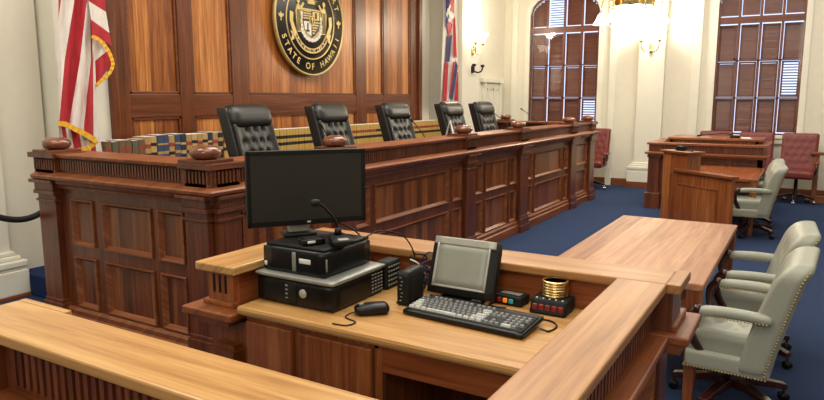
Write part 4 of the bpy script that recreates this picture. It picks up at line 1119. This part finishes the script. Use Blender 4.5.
# ================================================================== FLAGS AND ROPE
CAMZ = 1.8; FPX = 663.; YAW = R(30.7); PIT = math.atan(102/FPX)
fw = Vector((math.cos(YAW)*math.cos(PIT), math.sin(YAW)*math.cos(PIT), -math.sin(PIT))); rt = Vector((math.sin(YAW), -math.cos(YAW), 0)); upv = rt.cross(fw)
def PY(u, v, y):
    """point where a sight line from the survey position meets the upright plane y"""
    r = fw+rt*((u-412)/FPX)-upv*((v-200)/FPX); t = y/r.y; return Vector((r.x*t, y, CAMZ+r.z*t))
def interp(tab, v):
    for (v0, a), (v1, b) in zip(tab, tab[1:]):
        if v <= v1: t = (v-v0)/(v1-v0); return a+(b-a)*t
    return tab[-1][1]
fl = thing('us_flag', 'united states flag with gold fringe draped on its pole left of the panelled wall', 'flag', (3.52, 5.62, .2))
mb = MB()
Bd = [[(-60, 60), (0, 58.5), (60, 58), (125, 58.5)], [(-60, 66), (0, 61), (20, 58.2), (60, 58.05), (125, 58.6)], [(-60, 82), (0, 74.5), (60, 64.7), (125, 59)],
      [(-60, 92), (0, 87), (60, 80), (125, 69)], [(-60, 95), (0, 90), (60, 91), (125, 84)], [(-60, 98), (0, 92), (60, 93), (130, 93.5)], [(-60, 99), (0, 93), (60, 95), (130, 98)]]
cols = [0, 1, 0, 1, 0, 1]
hem = lambda u: 120+ (u-58)*.46
NV, NU = 26, 5
for i in range(6):
    vs = []
    for a in range(NV+1):
        for b in range(NU+1):
            v = -60+a*(180/NV); u = interp(Bd[i], v)*(1-b/NU)+interp(Bd[i+1], v)*b/NU
            v2 = -60+(a/NV)*(hem(u)+60)
            u = interp(Bd[i], v2)*(1-b/NU)+interp(Bd[i+1], v2)*b/NU
            vs.append(PY(u, v2, 5.50+.035*math.sin((u+.09*v2)*.42)+.012*math.sin(u*1.1)))
    mb.add(vs, [(a*(NU+1)+b, a*(NU+1)+b+1, (a+1)*(NU+1)+b+1, (a+1)*(NU+1)+b) for a in range(NV) for b in range(NU)], True, cols[i])
def poly(mb, pts, y, mi, amp=.02, sub=6):
    """fill a quad (4 photo points) with a lightly rippled patch"""
    a, b, c, d = pts; vs = []
    for i in range(sub+1):
        for j in range(sub+1):
            s, t = i/sub, j/sub
            u = (a[0]*(1-s)+b[0]*s)*(1-t)+(d[0]*(1-s)+c[0]*s)*t; v = (a[1]*(1-s)+b[1]*s)*(1-t)+(d[1]*(1-s)+c[1]*s)*t
            vs.append(PY(u, v, y+amp*math.sin(u*.5+v*.06)))
    mb.add(vs, [(i*(sub+1)+j, i*(sub+1)+j+1, (i+1)*(sub+1)+j+1, (i+1)*(sub+1)+j) for i in range(sub) for j in range(sub)], True, mi)
# lower layer hanging below the hem
for k, (a, b, mi) in enumerate(((58.5, 62, 1), (62, 66, 0), (66, 71, 1), (71, 79, 0), (79, 88, 1), (88, 93, 0), (93, 99, 1))):
    poly(mb, [(a-2 if k else a, 118), (b-2, 118), (b+5, 162), (a+5 if k else a+1, 162)], 5.56, mi)
# right-hand swag
poly(mb, [(87, -30), (104, -30), (106, 12), (88.5, 1)], 5.46, 0); poly(mb, [(88.5, 1), (106, 12), (109.5, 33), (91, 19.5)], 5.455, 1); poly(mb, [(91, 19.5), (109.5, 33), (112, 46), (92, 34)], 5.45, 0)
poly(mb, [(92, 36), (108.5, 50), (101, 56), (93, 63)], 5.485, 1); poly(mb, [(108.5, 49), (113, 62), (96, 86), (93, 62)], 5.49, 0)
mb.build('cloth', [M['fred'], M['fwhite'], M['fblue']], fl, True, recalc=False)
def fringe(pts, y, w):
    fg = MB()
    P = [Vector(p+(0,)) for p in pts]; S = smooth_path(P, 8); vs = []
    for i, p in enumerate(S):
        t = (S[min(i+1, len(S)-1)]-S[max(i-1, 0)]).normalized(); n = Vector((-t.y, t.x, 0))
        for s in (-.5, .5): vs.append(PY(p.x+n.x*w*s, p.y+n.y*w*s, y+.003*math.sin(i*1.3)))
    fg.add(vs, [(2*i, 2*i+1, 2*i+3, 2*i+2) for i in range(len(S)-1)], True); fg.build('fringe', M['fringe'], fl, True, recalc=False)
fringe([(58, 123.5), (66, 124.5), (75, 129), (85, 134), (96, 141)], 5.455, 5.2)
fringe([(97, 141), (92, 145), (86, 149), (76, 151)], 5.47, 5)
fringe([(91.5, 36), (98, 39), (104, 44.5), (109, 52), (112.2, 60), (112.5, 67), (108, 75), (102, 80), (96, 86)], 5.44, 3.6)
MB().tube([(3.66, 5.62, .22), (3.66, 5.62, 3.55)], .016, 10).build('pole', M['mid_z'], fl, True)
MB().lathe([(.0, .2), (.17, .2), (.17, .225), (.06, .25), (.03, .30), (0, .30)], (3.47, 5.62, 0), 20).build('base', M['brass'], fl, True)
for o in fl.children:
    if o.name.startswith('pole'):
        for v in o.data.vertices: v.co.x -= .19*(1-(v.co.z-.02)/3.33)
hf = thing('state_flag', 'narrow furled flag of red, white and blue stripes behind the fourth judge chair', 'flag', (11.3, 5.75, .5))
mb = MB(); y0 = 5.70
poly(mb, [(445, -40), (456, -40), (458.5, 101), (440.5, 101)], y0, 1, .03, 18)
poly(mb, [(445.5, -30), (450, -30), (448.5, 24), (446, 26)], y0-.035, 2); poly(mb, [(450, -30), (455.5, -30), (454, 14), (450, 9)], y0-.038, 0)
poly(mb, [(446, 14), (450, 4), (451, 6), (447, 18)], y0-.045, 1); poly(mb, [(447.5, 8), (453, 16), (452, 19), (447, 12)], y0-.045, 1)
poly(mb, [(446.5, 25), (450, 21), (452.5, 25), (449, 38)], y0-.036, 0); poly(mb, [(447, 36), (452, 35), (449.5, 62), (445.5, 62)], y0-.035, 2)
poly(mb, [(453, 20), (455, 16), (457, 58), (453.5, 55)], y0-.036, 0); poly(mb, [(445, 62), (448.5, 63), (446.5, 101), (442.5, 101)], y0-.036, 0)
poly(mb, [(455.5, 60), (458, 66), (452.5, 101), (450, 97)], y0-.035, 2); poly(mb, [(453, 62), (455, 62), (451.5, 88), (448.5, 101)], y0-.036, 0); poly(mb, [(457.3, 72), (458.3, 72), (458.4, 101), (454.5, 101)], y0-.034, 0)
mb.build('cloth', [M['fred'], M['fwhite'], M['fblue']], hf, True, recalc=False)
MB().tube([(11.3, 5.86, .52), (11.3, 5.86, 4.1)], .016, 10).build('pole', M['mid_z'], hf, True)
MB().lathe([(0, .5), (.17, .5), (.17, .525), (.06, .55), (.03, .60), (0, .60)], (11.3, 5.86, 0), 20).build('base', M['brass'], hf, True)
rp = thing('barrier_rope', 'black velvet barrier rope sagging at the left end of the judges bench', 'rope', (2.6, 5.25, .5))
MB().tube(bez((3.06, 5.20, .965), (2.93, 5.26, .79), (2.68, 5.27, .80), (2.28, 5.27, 1.2), 22), .024, 12).build('rope', M['cord'], rp, True)
MB().tube([(3.075, 5.185, .97), (3.055, 5.21, .962)], .028, 12).build('end_cap', M['brass'], rp, True)
MB().tube([(2.30, 5.27, 1.18), (2.27, 5.27, 1.21)], .028, 12).build('end_cap', M['brass'], rp, True)
sp_ = thing('barrier_post', 'brass barrier post holding the far end of the black rope', 'barrier post', (2.25, 5.27, 0))
MB().lathe([(0, 0), (.16, 0), (.16, .02), (.05, .05), (.025, .08), (.025, 1.16), (.04, 1.19), (.04, 1.24), (0, 1.28)], (0, 0, 0), 20).build('column', M['brass'], sp_)

# ================================================================== LIGHT, SKY, CAMERA
wd = bpy.data.worlds.new('World'); bpy.context.scene.world = wd; wd.use_nodes = True
bgn = wd.node_tree.nodes['Background']; bgn.inputs[0].default_value = (.62, .74, 1., 1); bgn.inputs[1].default_value = 1.7
def area(name, loc, sx, sy, e, col=(1., .93, .82), rot=(0, 0, 0)):
    l = bpy.data.lights.new(name, 'AREA'); l.shape = 'RECTANGLE'; l.size = sx; l.size_y = sy; l.energy = e; l.color = col
    o = bpy.data.objects.new(name, l); C.objects.link(o); o.location = loc; o.rotation_euler = rot; return o
area('ceiling_light_near', (2.2, .4, 5.4), 4.4, 4.4, 205)
area('ceiling_light_bench', (6.2, 3.0, 5.3), 4.5, 2.2, 230)
area('ceiling_light_far', (10.4, .4, 5.3), 3.5, 3.5, 185)
area('fill_light_left', (1.0, 4.2, 5.3), 2.5, 2.0, 110)  # added fill over the left side, no fitting behind it
area('fill_light_behind', (-2.4, -.5, 3.6), 2.5, 2.0, 85, rot=(0, R(-62), 0))  # added fill from behind the camera, brightens the faces towards it
pl = bpy.data.lights.new('chandelier light', 'POINT'); pl.energy = 32; pl.color = (1, .9, .74); pl.shadow_soft_size = .3
po = bpy.data.objects.new('chandelier_light', pl); C.objects.link(po); po.location = (11.0, 2.52, 2.7)
cam = bpy.data.cameras.new('Camera'); co = bpy.data.objects.new('Camera', cam); C.objects.link(co)
cam.sensor_width = 36; cam.lens = 36*FPX/824; cam.clip_start = .05
co.location = (0, 0, CAMZ); co.rotation_euler = Matrix((rt, upv, -fw)).transposed().to_euler()
sc = bpy.context.scene; sc.camera = co
sc.view_settings.view_transform = 'Standard'; sc.view_settings.look = 'None'; sc.view_settings.exposure = 0.0
